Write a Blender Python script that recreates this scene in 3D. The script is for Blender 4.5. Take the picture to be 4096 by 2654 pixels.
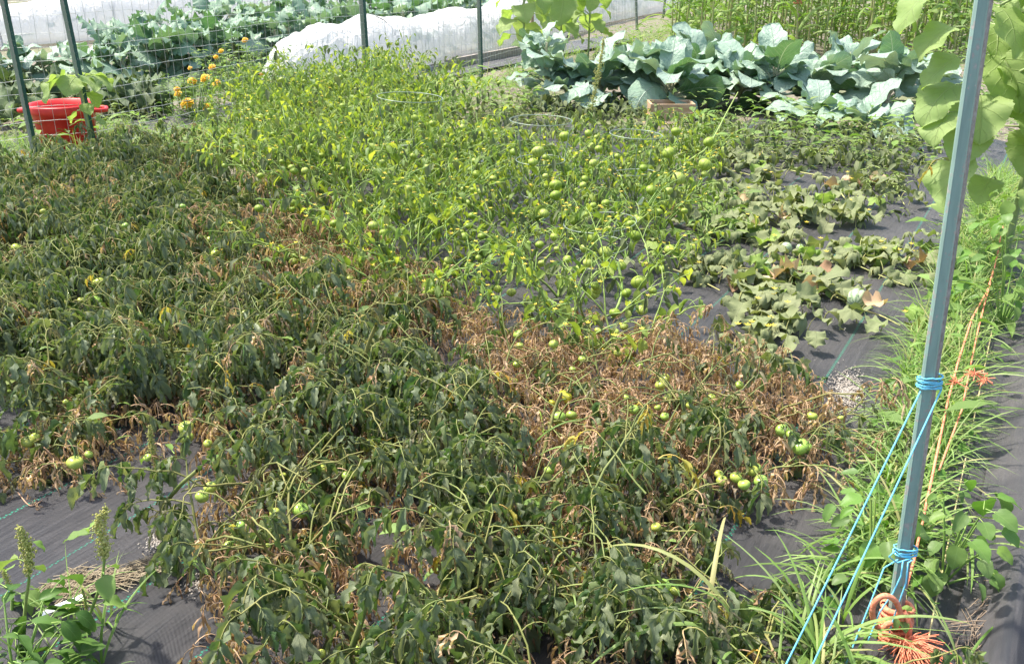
import bpy, math, random
import numpy as np
from mathutils import Vector, Matrix
C = bpy.context.scene
for o in list(bpy.data.objects): bpy.data.objects.remove(o)
PI = math.pi; R = math.radians
rnd = random.Random(7)

# ---------------------------------------------------------------- camera, sky, sun, exposure
CAM_H, TH, FPX = 1.55, R(23), 900.0
cam = bpy.data.cameras.new('camera'); cam_o = bpy.data.objects.new('camera', cam); C.collection.objects.link(cam_o)
cam_o.location = (0, 0, CAM_H); cam_o.rotation_euler = (R(90) - TH, 0, 0)
cam.sensor_width = 36; cam.lens = FPX / 1024 * 36; cam.clip_end = 400; cam.clip_start = 0.05
C.camera = cam_o
W = bpy.data.worlds.new('World'); C.world = W; W.use_nodes = True
nt = W.node_tree; sky = nt.nodes.new('ShaderNodeTexSky'); sky.sky_type = 'NISHITA'; sky.sun_disc = False
SUN_EL, SUN_AZ = R(63), R(-62)          # azimuth from +Y, negative to the west side of the frame
sky.sun_elevation = SUN_EL; sky.sun_rotation = SUN_AZ; sky.air_density = 1.0; sky.dust_density = 3.0
bg = nt.nodes['Background']; bg.inputs[1].default_value = 0.15
nt.links.new(sky.outputs[0], bg.inputs[0])
sun = bpy.data.lights.new('sun', 'SUN'); sun.energy = 3.7; sun.angle = R(2.5); sun.color = (1, 0.94, 0.83)
sun_o = bpy.data.objects.new('sun', sun); C.collection.objects.link(sun_o)
sd = Vector((math.cos(SUN_EL) * math.sin(SUN_AZ), math.cos(SUN_EL) * math.cos(SUN_AZ), math.sin(SUN_EL)))
sun_o.rotation_euler = sd.to_track_quat('Z', 'Y').to_euler()
C.view_settings.view_transform = 'Standard'; C.view_settings.look = 'None'
C.view_settings.gamma = 1; C.view_settings.use_curve_mapping = False
C.view_settings.exposure = 1.15
C.render.engine = 'CYCLES'
C.cycles.max_bounces = 6; C.cycles.diffuse_bounces = 3; C.cycles.transmission_bounces = 4; C.cycles.transparent_max_bounces = 8
C.cycles.use_denoising = True
C.cycles.caustics_reflective = False; C.cycles.caustics_refractive = False

ST, CT = math.sin(TH), math.cos(TH)
def P(px, py, h=0.0):
    """the point at height h seen at pixel px, py of the 1024-wide photograph"""
    x, y = (px - 512) / FPX, -(py - 331.5) / FPX
    Y = y * ST + CT; Z = y * CT - ST
    t = (h - CAM_H) / Z
    return np.array((x * t, Y * t, h))
def pix(p):
    X, Y, Z = p[0], p[1], p[2] - CAM_H
    d = Y * CT - Z * ST
    if d < 0.05: return (-999, 9999)
    v = Y * ST + Z * CT
    return (512 + FPX * X / d, 331.5 - FPX * v / d)
DR = R(30.5); UX = np.array((math.cos(DR), -math.sin(DR), 0)); VX = np.array((math.sin(DR), math.cos(DR), 0))
def UV(u, v, z=0.0): return UX * u + VX * v + np.array((0, 0, z))
def uv_of(p): return float(p[0] * UX[0] + p[1] * UX[1]), float(p[0] * VX[0] + p[1] * VX[1])
def inpoly(p, poly):
    x, y = p; c = False; n = len(poly)
    for i in range(n):
        x1, y1 = poly[i]; x2, y2 = poly[i - 1]
        if (y1 > y) != (y2 > y) and x < (x2 - x1) * (y - y1) / (y2 - y1) + x1: c = not c
    return c

# ---------------------------------------------------------------- mesh builder
class MB:
    def __init__(s): s.V = []; s.Q = []; s.T = []; s.uv = []; s.t = []; s.qm = []; s.tm = []; s.n = 0
    def add(s, V, Q=None, T=None, uv=None, tint=0.5, m=0):
        V = np.asarray(V, float).reshape(-1, 3); k = len(V)
        s.V.append(V)
        s.uv.append(np.zeros((k, 2)) if uv is None else np.asarray(uv, float).reshape(-1, 2))
        s.t.append(np.full(k, tint, float) if np.isscalar(tint) else np.asarray(tint, float))
        if Q is not None and len(Q):
            q = np.asarray(Q, int).reshape(-1, 4) + s.n; s.Q.append(q); s.qm.append(np.full(len(q), m) if np.isscalar(m) else m)
        if T is not None and len(T):
            q = np.asarray(T, int).reshape(-1, 3) + s.n; s.T.append(q); s.tm.append(np.full(len(q), m))
        s.n += k; return s
    def grid(s, G, uv=None, tint=0.5, m=0, close=False):
        ny, nx = G.shape[:2]
        i = np.arange(ny - 1)[:, None] * nx; j = np.arange(nx if close else nx - 1)[None, :]; j2 = (j + 1) % nx
        Q = np.stack([i + j, i + j2, i + nx + j2, i + nx + j], -1).reshape(-1, 4)
        return s.add(G, Q, uv=uv, tint=tint, m=m)
    def tube(s, pts, r, n=5, tint=0.5, m=0):
        pts = np.asarray(pts, float); k = len(pts); r = np.full(k, r, float) if np.isscalar(r) else np.asarray(r, float)
        t = np.gradient(pts, axis=0); t /= np.linalg.norm(t, axis=1)[:, None] + 1e-9
        a = np.array((0, 0, 1.0)) if abs(t[0][2]) < 0.9 else np.array((1.0, 0, 0))
        nrm = np.cross(t[0], a); nrm /= np.linalg.norm(nrm)
        an = np.arange(n) * 2 * PI / n; G = np.zeros((k, n, 3)); uv = np.zeros((k, n, 2))
        for i in range(k):
            nrm = nrm - t[i] * np.dot(nrm, t[i]); nrm /= np.linalg.norm(nrm) + 1e-9
            b = np.cross(t[i], nrm)
            G[i] = pts[i] + r[i] * (np.cos(an)[:, None] * nrm + np.sin(an)[:, None] * b)
            uv[i, :, 0] = np.arange(n) / n; uv[i, :, 1] = i / max(1, k - 1)
        return s.grid(G, uv, tint, m, close=True)
    def box(s, c, d, rot=0.0, m=0, tint=0.5):
        x, y, z = (q / 2 for q in d)
        V = np.array([(-x, -y, -z), (x, -y, -z), (x, y, -z), (-x, y, -z), (-x, -y, z), (x, -y, z), (x, y, z), (-x, y, z)])
        if rot: V = V @ np.array([[math.cos(rot), math.sin(rot), 0], [-math.sin(rot), math.cos(rot), 0], [0, 0, 1]])
        return s.add(V + np.asarray(c, float), [(0, 3, 2, 1), (4, 5, 6, 7), (0, 1, 5, 4), (1, 2, 6, 5), (2, 3, 7, 6), (3, 0, 4, 7)], m=m, tint=tint)
    def ball(s, c, r, sz=1.0, lobes=0, la=0.0, nu=14, nv=9, tint=0.5, m=0, dimple=0.0):
        th = np.linspace(0, PI, nv)[:, None]; ph = np.arange(nu)[None, :] * 2 * PI / nu
        rr = r * (1 + la * np.cos(lobes * ph) * np.sin(th) ** 0.5 + 0 * th)
        z = r * sz * np.cos(th) - dimple * r * np.exp(-(th / 0.45) ** 2) + 0 * ph
        G = np.stack([rr * np.sin(th) * np.cos(ph), rr * np.sin(th) * np.sin(ph), z], -1) + np.asarray(c, float)
        uv = np.stack([ph / (2 * PI) + 0 * th, 1 - th / PI + 0 * ph], -1)
        return s.grid(G, uv, tint, m, close=True)
    def put(s, B, M=None, dt=0.0):
        """add a copy of another builder, transformed by a 4x4"""
        V, Q, T, uv, t, qm, tm = B.cat()
        if M is not None: V = V @ M[:3, :3].T + M[:3, 3]
        s.V.append(V); s.uv.append(uv); s.t.append((t + dt) % 1.0)
        if len(Q): s.Q.append(Q + s.n); s.qm.append(qm)
        if len(T): s.T.append(T + s.n); s.tm.append(tm)
        s.n += len(V)
    def cat(s):
        if not hasattr(s, '_c') or s._cn != s.n:
            f = lambda L, w, dt: np.concatenate(L) if L else np.zeros((0,) + w, dt)
            s._c = (f(s.V, (3,), float), f(s.Q, (4,), int), f(s.T, (3,), int), f(s.uv, (2,), float), f(s.t, (), float), f(s.qm, (), int), f(s.tm, (), int)); s._cn = s.n
        return s._c
    def mesh(s, name, mats, smooth=True):
        V, Q, T, uv, t, qm, tm = s.cat()
        me = bpy.data.meshes.new(name); me.vertices.add(len(V)); me.vertices.foreach_set('co', V.ravel())
        L = np.concatenate([Q.ravel(), T.ravel()]).astype(np.int32)
        me.loops.add(len(L)); me.loops.foreach_set('vertex_index', L)
        nf = len(Q) + len(T); me.polygons.add(nf)
        st = np.concatenate([np.arange(len(Q)) * 4, len(Q) * 4 + np.arange(len(T)) * 3]).astype(np.int32)
        me.polygons.foreach_set('loop_start', st)
        me.polygons.foreach_set('material_index', np.concatenate([qm, tm]).astype(np.int32))
        me.polygons.foreach_set('use_smooth', np.full(nf, smooth))
        ul = me.uv_layers.new(name='UVMap'); ul.data.foreach_set('uv', uv[L].ravel())
        at = me.attributes.new('tint', 'FLOAT', 'POINT'); at.data.foreach_set('value', t)
        for m in (mats if isinstance(mats, (list, tuple)) else [mats]): me.materials.append(m)
        me.update(calc_edges=True); return me
    def build(s, name, mats, parent=None, smooth=True, loc=None):
        return put(name, s.mesh(name, mats, smooth), parent, loc)
COL = C.collection
def put(name, me, parent=None, loc=None, rot=None, scale=None):
    o = bpy.data.objects.new(name, me); COL.objects.link(o)
    if parent is not None: o.parent = parent
    if loc is not None: o.location = loc
    if rot is not None: o.rotation_euler = rot
    if scale is not None: o.scale = (scale,) * 3 if np.isscalar(scale) else scale
    return o
def tag(o, label=None, cat=None, group=None, kind=None):
    if label: o['label'] = label
    if cat: o['category'] = cat
    if group: o['group'] = group
    if kind: o['kind'] = kind
    return o
def thing(name, label, cat, loc=(0, 0, 0), rotz=0.0, group=None):
    o = bpy.data.objects.new(name, None); o.empty_display_size = 0.05; COL.objects.link(o); o.location = loc; o.rotation_euler = (0, 0, rotz)
    return tag(o, label, cat, group)
def copy_tree(o, parent=None):
    c = o.copy(); COL.objects.link(c)
    if parent is not None: c.parent = parent
    for ch in KIDS.get(o.name, list(o.children)): copy_tree(ch, c)
    return c
KIDS = {}
def TM(loc, yaw=0.0, s=1.0, tilt=0.0):
    return np.array(Matrix.LocRotScale(Vector(loc), Matrix.Rotation(yaw, 3, 'Z') @ Matrix.Rotation(tilt, 3, 'Y'), Vector((s, s, s))))

# ---------------------------------------------------------------- materials
def mat(name):
    m = bpy.data.materials.new(name); m.use_nodes = True; t = m.node_tree
    return m, t, t.nodes['Principled BSDF'], t.nodes['Material Output']
def N(t, typ, **kw):
    n = t.nodes.new(typ)
    for k, v in kw.items():
        if k.startswith('i_'): n.inputs[int(k[2:]) if k[2:].isdigit() else k[2:]].default_value = v
        else: setattr(n, k, v)
    return n
def MATH(t, op, a, b=None, c=None, clamp=False):
    n = t.nodes.new('ShaderNodeMath'); n.operation = op; n.use_clamp = clamp
    for i, q in enumerate((a, b, c)):
        if q is None: continue
        if isinstance(q, (int, float)): n.inputs[i].default_value = q
        else: t.links.new(q, n.inputs[i])
    return n.outputs[0]
def MIX(t, f, a, b, mode='MIX'):
    n = t.nodes.new('ShaderNodeMix'); n.data_type = 'RGBA'; n.blend_type = mode
    for i, q in ((0, f), (6, a), (7, b)):
        if isinstance(q, (int, float)): n.inputs[i].default_value = q
        elif isinstance(q, tuple): n.inputs[i].default_value = q + (1,) if len(q) == 3 else q
        else: t.links.new(q, n.inputs[i])
    return n.outputs[2]
def RAMP(t, f, stops):
    n = t.nodes.new('ShaderNodeValToRGB'); e = n.color_ramp.elements
    while len(e) < len(stops): e.new(0.5)
    for i, (p, c) in enumerate(stops): e[i].position = p; e[i].color = c + (1,) if len(c) == 3 else c
    t.links.new(f, n.inputs[0]); return n.outputs[0]
def leafmat(name, cols, trans=0.35, rough=0.6, veins=0, vcol=None, back=None, nscale=30, namt=0.5, bump=0.0, edge=None, spec=0.3):
    """cols: colours picked per leaf; veins: side veins per leaf length; edge: colour of a dried margin"""
    m, t, pb, out = mat(name); L = t.links
    oi = N(t, 'ShaderNodeObjectInfo'); at = N(t, 'ShaderNodeAttribute', attribute_name='tint')
    f = MATH(t, 'FRACT', MATH(t, 'ADD', MATH(t, 'MULTIPLY', oi.outputs['Random'], 3.7), at.outputs['Fac']))
    k = len(cols); col = RAMP(t, f, [(i / (k - 1), c) for i, c in enumerate(cols)])
    tc = N(t, 'ShaderNodeTexCoord')
    no = N(t, 'ShaderNodeTexNoise', i_Scale=nscale, i_Detail=3.0); L.new(tc.outputs['Object'], no.inputs['Vector'])
    col = MIX(t, MATH(t, 'MULTIPLY', no.outputs[0], namt), col, MIX(t, 1.0, col, (1.7, 1.55, 1.3), 'MULTIPLY'))
    if edge or veins:
        uvn = N(t, 'ShaderNodeUVMap'); sp = N(t, 'ShaderNodeSeparateXYZ'); L.new(uvn.outputs[0], sp.inputs[0])
        s = MATH(t, 'ABSOLUTE', MATH(t, 'MULTIPLY_ADD', sp.outputs[0], 2.0, -1.0)); v = sp.outputs[1]
    if edge:
        e = MATH(t, 'MULTIPLY', MATH(t, 'GREATER_THAN', MATH(t, 'ADD', s, MATH(t, 'MULTIPLY', no.outputs[0], 0.6)), 1.12), 0.75)
        col = MIX(t, e, col, edge)
    h = None
    if veins:
        mid = MATH(t, 'SUBTRACT', 1.0, MATH(t, 'MULTIPLY', s, 22.0), clamp=True)
        ph = MATH(t, 'FRACT', MATH(t, 'SUBTRACT', MATH(t, 'MULTIPLY', v, float(veins)), MATH(t, 'MULTIPLY', s, veins * 0.32)))
        side = MATH(t, 'SUBTRACT', 1.0, MATH(t, 'MULTIPLY', MATH(t, 'ABSOLUTE', MATH(t, 'SUBTRACT', ph, 0.5)), 14.0), clamp=True)
        side = MATH(t, 'MULTIPLY', side, MATH(t, 'SUBTRACT', 1.0, MATH(t, 'MULTIPLY', s, 0.7)))
        vv = MATH(t, 'MAXIMUM', mid, MATH(t, 'MULTIPLY', side, 0.6))
        col = MIX(t, MATH(t, 'MULTIPLY', vv, 0.9), col, vcol or (0.45, 0.55, 0.35)); h = vv
    if back:
        g = N(t, 'ShaderNodeNewGeometry'); col = MIX(t, MATH(t, 'MULTIPLY', g.outputs['Backfacing'], 0.6), col, back)
    L.new(col, pb.inputs['Base Color']); pb.inputs['Roughness'].default_value = rough
    pb.inputs['Specular IOR Level'].default_value = spec
    if bump:
        b = N(t, 'ShaderNodeBump', i_Strength=0.6, i_Distance=bump); hh = no.outputs[0]
        if h is not None: hh = MATH(t, 'SUBTRACT', no.outputs[0], MATH(t, 'MULTIPLY', h, 0.8))
        L.new(hh, b.inputs['Height']); L.new(b.outputs[0], pb.inputs['Normal'])
    tr = N(t, 'ShaderNodeBsdfTranslucent'); L.new(MIX(t, 1.0, col, (1.25, 1.35, 0.7), 'MULTIPLY'), tr.inputs[0])
    mx = N(t, 'ShaderNodeMixShader', i_0=trans); L.new(pb.outputs[0], mx.inputs[1]); L.new(tr.outputs[0], mx.inputs[2])
    L.new(mx.outputs[0], out.inputs[0]); return m
def plain(name, col, rough=0.6, col2=None, scale=20.0, bump=0.0, spec=0.3, metal=0.0, vary=0.0, trans=0.0, sss=0.0, stretch=None):
    m, t, pb, out = mat(name); L = t.links
    tc = N(t, 'ShaderNodeTexCoord'); no = N(t, 'ShaderNodeTexNoise', i_Scale=scale, i_Detail=5.0)
    if stretch:
        mp = N(t, 'ShaderNodeMapping'); mp.inputs['Scale'].default_value = stretch
        L.new(tc.outputs['Object'], mp.inputs[0]); L.new(mp.outputs[0], no.inputs['Vector'])
    else: L.new(tc.outputs['Object'], no.inputs['Vector'])
    c2 = col2 or tuple(min(1, q * 1.3) for q in col)
    c = RAMP(t, no.outputs[0], [(0.32, col), (0.68, c2)])
    if vary:
        oi = N(t, 'ShaderNodeObjectInfo')
        hs = N(t, 'ShaderNodeHueSaturation'); L.new(c, hs.inputs['Color'])
        L.new(MATH(t, 'MULTIPLY_ADD', oi.outputs['Random'], vary * 0.16, 0.5 - vary * 0.08), hs.inputs['Hue'])
        L.new(MATH(t, 'MULTIPLY_ADD', MATH(t, 'FRACT', MATH(t, 'MULTIPLY', oi.outputs['Random'], 7.3)), vary, 1 - vary / 2), hs.inputs['Value']); c = hs.outputs[0]
    L.new(c, pb.inputs['Base Color']); pb.inputs['Roughness'].default_value = rough
    pb.inputs['Specular IOR Level'].default_value = spec; pb.inputs['Metallic'].default_value = metal
    if bump:
        b = N(t, 'ShaderNodeBump', i_Strength=0.7, i_Distance=bump); L.new(no.outputs[0], b.inputs['Height']); L.new(b.outputs[0], pb.inputs['Normal'])
    if trans:
        tr = N(t, 'ShaderNodeBsdfTranslucent'); L.new(c, tr.inputs[0]); mx = N(t, 'ShaderNodeMixShader', i_0=trans)
        L.new(pb.outputs[0], mx.inputs[1]); L.new(tr.outputs[0], mx.inputs[2]); L.new(mx.outputs[0], out.inputs[0])
    return m
M = {}
M['tom'] = leafmat('tomato_leaf', [(0.05, 0.105, 0.034), (0.10, 0.16, 0.052), (0.17, 0.21, 0.08), (0.065, 0.135, 0.04), (0.24, 0.26, 0.13), (0.12, 0.185, 0.05)], 0.28, 0.5, back=(0.24, 0.27, 0.17), nscale=60, veins=5, vcol=(0.17, 0.24, 0.1), bump=0.004, spec=0.4)
M['tomgrey'] = leafmat('faded_tomato_leaf', [(0.15, 0.17, 0.095), (0.22, 0.22, 0.135), (0.18, 0.165, 0.11), (0.27, 0.25, 0.165)], 0.22, 0.65, nscale=60, veins=5, vcol=(0.24, 0.25, 0.14), bump=0.004)
M['brown'] = leafmat('dry_leaf', [(0.32, 0.205, 0.12), (0.54, 0.39, 0.26), (0.24, 0.145, 0.09), (0.66, 0.5, 0.35), (0.44, 0.3, 0.19)], 0.25, 0.8, nscale=80)
M['yellow'] = leafmat('yellow_leaf', [(0.5, 0.36, 0.06), (0.42, 0.4, 0.1), (0.45, 0.26, 0.06)], 0.35, 0.7, nscale=80)
M['tomstem'] = plain('tomato_stem', (0.14, 0.17, 0.045), 0.7, (0.29, 0.29, 0.10), 16, vary=0.35)
M['drystem'] = plain('dry_stem', (0.3, 0.2, 0.11), 0.8, (0.48, 0.34, 0.2), 20, vary=0.3)
M['yelstem'] = plain('yellow_stem', (0.42, 0.36, 0.1), 0.7, (0.5, 0.3, 0.08), 12)
M['tilo'] = leafmat('tomatillo_leaf', [(0.13, 0.2, 0.035), (0.27, 0.35, 0.05), (0.44, 0.48, 0.08), (0.17, 0.25, 0.045), (0.09, 0.155, 0.04), (0.3, 0.36, 0.08)], 0.42, 0.5, back=(0.22, 0.33, 0.1), nscale=50)
M['tilostem'] = plain('tomatillo_stem', (0.2, 0.33, 0.07), 0.5, (0.32, 0.42, 0.12), 12, vary=0.2)
M['melon'] = leafmat('melon_leaf', [(0.15, 0.19, 0.07), (0.21, 0.25, 0.10), (0.12, 0.18, 0.055), (0.26, 0.275, 0.14), (0.18, 0.25, 0.08)], 0.25, 0.7, nscale=40, back=(0.24, 0.27, 0.15), bump=0.004, veins=4, vcol=(0.3, 0.33, 0.17))
M['melonfresh'] = leafmat('fresh_melon_leaf', [(0.2, 0.32, 0.07), (0.26, 0.36, 0.1)], 0.35, 0.6, nscale=40, bump=0.003)
M['vine'] = plain('vine_stem', (0.36, 0.38, 0.13), 0.6, (0.5, 0.46, 0.2), 12, vary=0.2)
M['brass'] = leafmat('collard_leaf', [(0.17, 0.29, 0.2), (0.24, 0.36, 0.28), (0.14, 0.27, 0.13), (0.33, 0.43, 0.36), (0.19, 0.3, 0.25)], 0.15, 0.5, veins=8, vcol=(0.62, 0.7, 0.58), nscale=26, bump=0.03, back=(0.3, 0.4, 0.32), spec=0.4)
M['brasstem'] = plain('collard_stalk', (0.42, 0.46, 0.28), 0.6, (0.5, 0.44, 0.34), 20)
M['kale'] = leafmat('kale_leaf', [(0.11, 0.21, 0.13), (0.18, 0.3, 0.2), (0.28, 0.39, 0.3), (0.10, 0.22, 0.09), (0.16, 0.26, 0.22)], 0.18, 0.5, veins=7, vcol=(0.35, 0.45, 0.33), nscale=22, bump=0.008, back=(0.24, 0.34, 0.25))
M['sunf'] = leafmat('sunflower_leaf', [(0.22, 0.33, 0.08), (0.29, 0.4, 0.12), (0.34, 0.44, 0.16)], 0.4, 0.6, veins=5, vcol=(0.5, 0.56, 0.26), nscale=14, bump=0.012, back=(0.28, 0.38, 0.15))
M['sunstem'] = plain('sunflower_stem', (0.25, 0.34, 0.13), 0.7, (0.36, 0.42, 0.2), 18)
M['grass'] = leafmat('grass_blade', [(0.12, 0.23, 0.045), (0.18, 0.31, 0.08), (0.25, 0.38, 0.13), (0.15, 0.27, 0.06), (0.3, 0.4, 0.17), (0.18, 0.29, 0.07), (0.42, 0.4, 0.2)], 0.4, 0.5, nscale=10)
M['weed'] = leafmat('weed_leaf', [(0.10, 0.2, 0.04), (0.16, 0.27, 0.06), (0.2, 0.32, 0.09), (0.12, 0.2, 0.06), (0.24, 0.32, 0.1)], 0.35, 0.6, nscale=20)
M['darkweed'] = leafmat('wilted_weed_leaf', [(0.08, 0.115, 0.045), (0.12, 0.15, 0.075), (0.15, 0.18, 0.09), (0.11, 0.14, 0.07)], 0.25, 0.7, nscale=20)
M['corn'] = leafmat('corn_leaf', [(0.13, 0.24, 0.05), (0.19, 0.31, 0.07), (0.26, 0.35, 0.12), (0.1, 0.2, 0.05)], 0.35, 0.5, nscale=10)
M['tan'] = plain('corn_stalk', (0.28, 0.33, 0.1), 0.7, (0.42, 0.4, 0.2), 10, vary=0.3)
M['bean'] = leafmat('bean_leaf', [(0.09, 0.2, 0.035), (0.13, 0.26, 0.05), (0.1, 0.17, 0.06), (0.17, 0.28, 0.06)], 0.35, 0.45, nscale=20, veins=5, vcol=(0.2, 0.3, 0.1))
M['pepper'] = leafmat('pepper_leaf', [(0.05, 0.115, 0.025), (0.075, 0.155, 0.035), (0.1, 0.19, 0.045)], 0.3, 0.42, nscale=20, veins=6, vcol=(0.16, 0.26, 0.08))
M['amar'] = plain('amaranth_flower', (0.44, 0.44, 0.1), 0.8, (0.6, 0.57, 0.22), 150, bump=0.003)
M['tomato'] = plain('green_tomato', (0.28, 0.41, 0.05), 0.3, (0.46, 0.54, 0.12), 14, spec=0.45, vary=0.4)
M['tomyel'] = plain('yellow_tomato', (0.62, 0.6, 0.04), 0.25, (0.7, 0.68, 0.08), 14, spec=0.5)
M['calyx'] = plain('calyx', (0.09, 0.15, 0.045), 0.7)
M['marig'] = plain('marigold_petal', (0.9, 0.38, 0.01), 0.6, (0.95, 0.6, 0.02), 60)
M['yelpet'] = plain('yellow_petal', (0.85, 0.62, 0.05), 0.6, (0.9, 0.72, 0.12), 60, trans=0.3)
M['wire'] = plain('galvanised_wire', (0.42, 0.45, 0.42), 0.45, (0.6, 0.63, 0.6), 30, metal=0.5, spec=0.5)
M['cagew'] = plain('cage_wire', (0.2, 0.27, 0.2), 0.45, (0.32, 0.38, 0.3), 30, metal=0.3, spec=0.5)
M['red'] = plain('red_plastic', (0.6, 0.015, 0.015), 0.42, (0.78, 0.05, 0.04), 9, spec=0.5)
M['blue'] = plain('blue_twine', (0.1, 0.5, 0.72), 0.5, (0.25, 0.64, 0.8), 300)
M['orange'] = plain('orange_rope', (0.75, 0.2, 0.1), 0.85, (0.88, 0.36, 0.22), 120, bump=0.003)
M['cord'] = plain('tan_cord', (0.45, 0.38, 0.2), 0.8)
M['wood'] = plain('weathered_plank', (0.42, 0.27, 0.15), 0.8, (0.58, 0.42, 0.28), 6, bump=0.002, stretch=(2, 12, 12))
M['greywood'] = plain('grey_plank', (0.3, 0.26, 0.23), 0.85, (0.42, 0.38, 0.34), 6, stretch=(2, 12, 12))
M['black'] = plain('black_stake', (0.02, 0.02, 0.02), 0.5)
M['white'] = plain('white_plastic', (0.8, 0.8, 0.78), 0.5)
M['ash'] = plain('dusty_soil', (0.32, 0.28, 0.24), 0.95, (0.5, 0.46, 0.41), 60, bump=0.01)
M['straw'] = plain('dry_straw', (0.22, 0.16, 0.11), 0.9, (0.34, 0.27, 0.2), 30, vary=0.3)
M['sorg'] = plain('sorghum_head', (0.4, 0.14, 0.06), 0.8, (0.5, 0.25, 0.12), 90)

# husk: pale green with darker meridian ribs
def husk():
    m, t, pb, out = mat('tomatillo_husk'); L = t.links
    uvn = N(t, 'ShaderNodeUVMap'); sp = N(t, 'ShaderNodeSeparateXYZ'); L.new(uvn.outputs[0], sp.inputs[0])
    f = MATH(t, 'ABSOLUTE', MATH(t, 'SUBTRACT', MATH(t, 'FRACT', MATH(t, 'MULTIPLY', sp.outputs[0], 10.0)), 0.5))
    k = MATH(t, 'SUBTRACT', 1.0, MATH(t, 'MULTIPLY', f, 6.5), clamp=True)
    oi = N(t, 'ShaderNodeObjectInfo')
    c = RAMP(t, oi.outputs['Random'], [(0, (0.28, 0.4, 0.04)), (0.5, (0.4, 0.51, 0.07)), (1, (0.52, 0.6, 0.14))])
    c = MIX(t, MATH(t, 'MULTIPLY', k, 0.75), c, (0.13, 0.22, 0.04))
    L.new(c, pb.inputs['Base Color']); pb.inputs['Roughness'].default_value = 0.5
    tr = N(t, 'ShaderNodeBsdfTranslucent'); L.new(c, tr.inputs[0]); mx = N(t, 'ShaderNodeMixShader', i_0=0.25)
    L.new(pb.outputs[0], mx.inputs[1]); L.new(tr.outputs[0], mx.inputs[2]); L.new(mx.outputs[0], out.inputs[0]); return m
M['husk'] = husk()
def melonskin():
    m, t, pb, out = mat('striped_melon_rind'); L = t.links
    uvn = N(t, 'ShaderNodeUVMap'); sp = N(t, 'ShaderNodeSeparateXYZ'); L.new(uvn.outputs[0], sp.inputs[0])
    tc = N(t, 'ShaderNodeTexCoord'); no = N(t, 'ShaderNodeTexNoise', i_Scale=70.0, i_Detail=3.0); L.new(tc.outputs['Object'], no.inputs['Vector'])
    f = MATH(t, 'SINE', MATH(t, 'ADD', MATH(t, 'MULTIPLY', sp.outputs[0], 62.8), MATH(t, 'MULTIPLY', no.outputs[0], 3.0)))
    k = MATH(t, 'MULTIPLY', MATH(t, 'ADD', f, 0.4), MATH(t, 'GREATER_THAN', no.outputs[0], 0.47), clamp=True)
    c = MIX(t, k, (0.46, 0.55, 0.34), (0.1, 0.2, 0.08)); L.new(c, pb.inputs['Base Color']); pb.inputs['Roughness'].default_value = 0.45; return m
M['melonskin'] = melonskin()
def tpost_mat(name, teal, wear):
    m, t, pb, out = mat(name); L = t.links
    tc = N(t, 'ShaderNodeTexCoord'); mp = N(t, 'ShaderNodeMapping'); mp.inputs['Scale'].default_value = (60, 60, 6)
    no = N(t, 'ShaderNodeTexNoise', i_Scale=1.0, i_Detail=6.0); L.new(tc.outputs['Object'], mp.inputs[0]); L.new(mp.outputs[0], no.inputs['Vector'])
    n2 = N(t, 'ShaderNodeTexNoise', i_Scale=90.0, i_Detail=4.0); L.new(tc.outputs['Object'], n2.inputs['Vector'])
    c = RAMP(t, no.outputs[0], [(0.3, teal), (0.75, tuple(q * 1.35 for q in teal))])
    k = MATH(t, 'MULTIPLY', MATH(t, 'SUBTRACT', MATH(t, 'ADD', MATH(t, 'MULTIPLY', no.outputs[0], 0.5), MATH(t, 'MULTIPLY', n2.outputs[0], 0.5)), 1 - wear), 14.0, clamp=True)
    c = MIX(t, k, c, RAMP(t, n2.outputs[0], [(0.3, (0.16, 0.12, 0.1)), (0.7, (0.38, 0.36, 0.33))]))
    L.new(c, pb.inputs['Base Color']); pb.inputs['Roughness'].default_value = 0.45; pb.inputs['Specular IOR Level'].default_value = 0.5; return m
M['teal'] = tpost_mat('teal_post_paint', (0.2, 0.3, 0.26), 0.46)
M['tealworn'] = tpost_mat('worn_post_side', (0.2, 0.24, 0.22), 0.62)
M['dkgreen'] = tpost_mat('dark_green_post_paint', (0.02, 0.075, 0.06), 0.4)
M['ltpost'] = tpost_mat('faded_post_paint', (0.22, 0.27, 0.2), 0.5)

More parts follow.
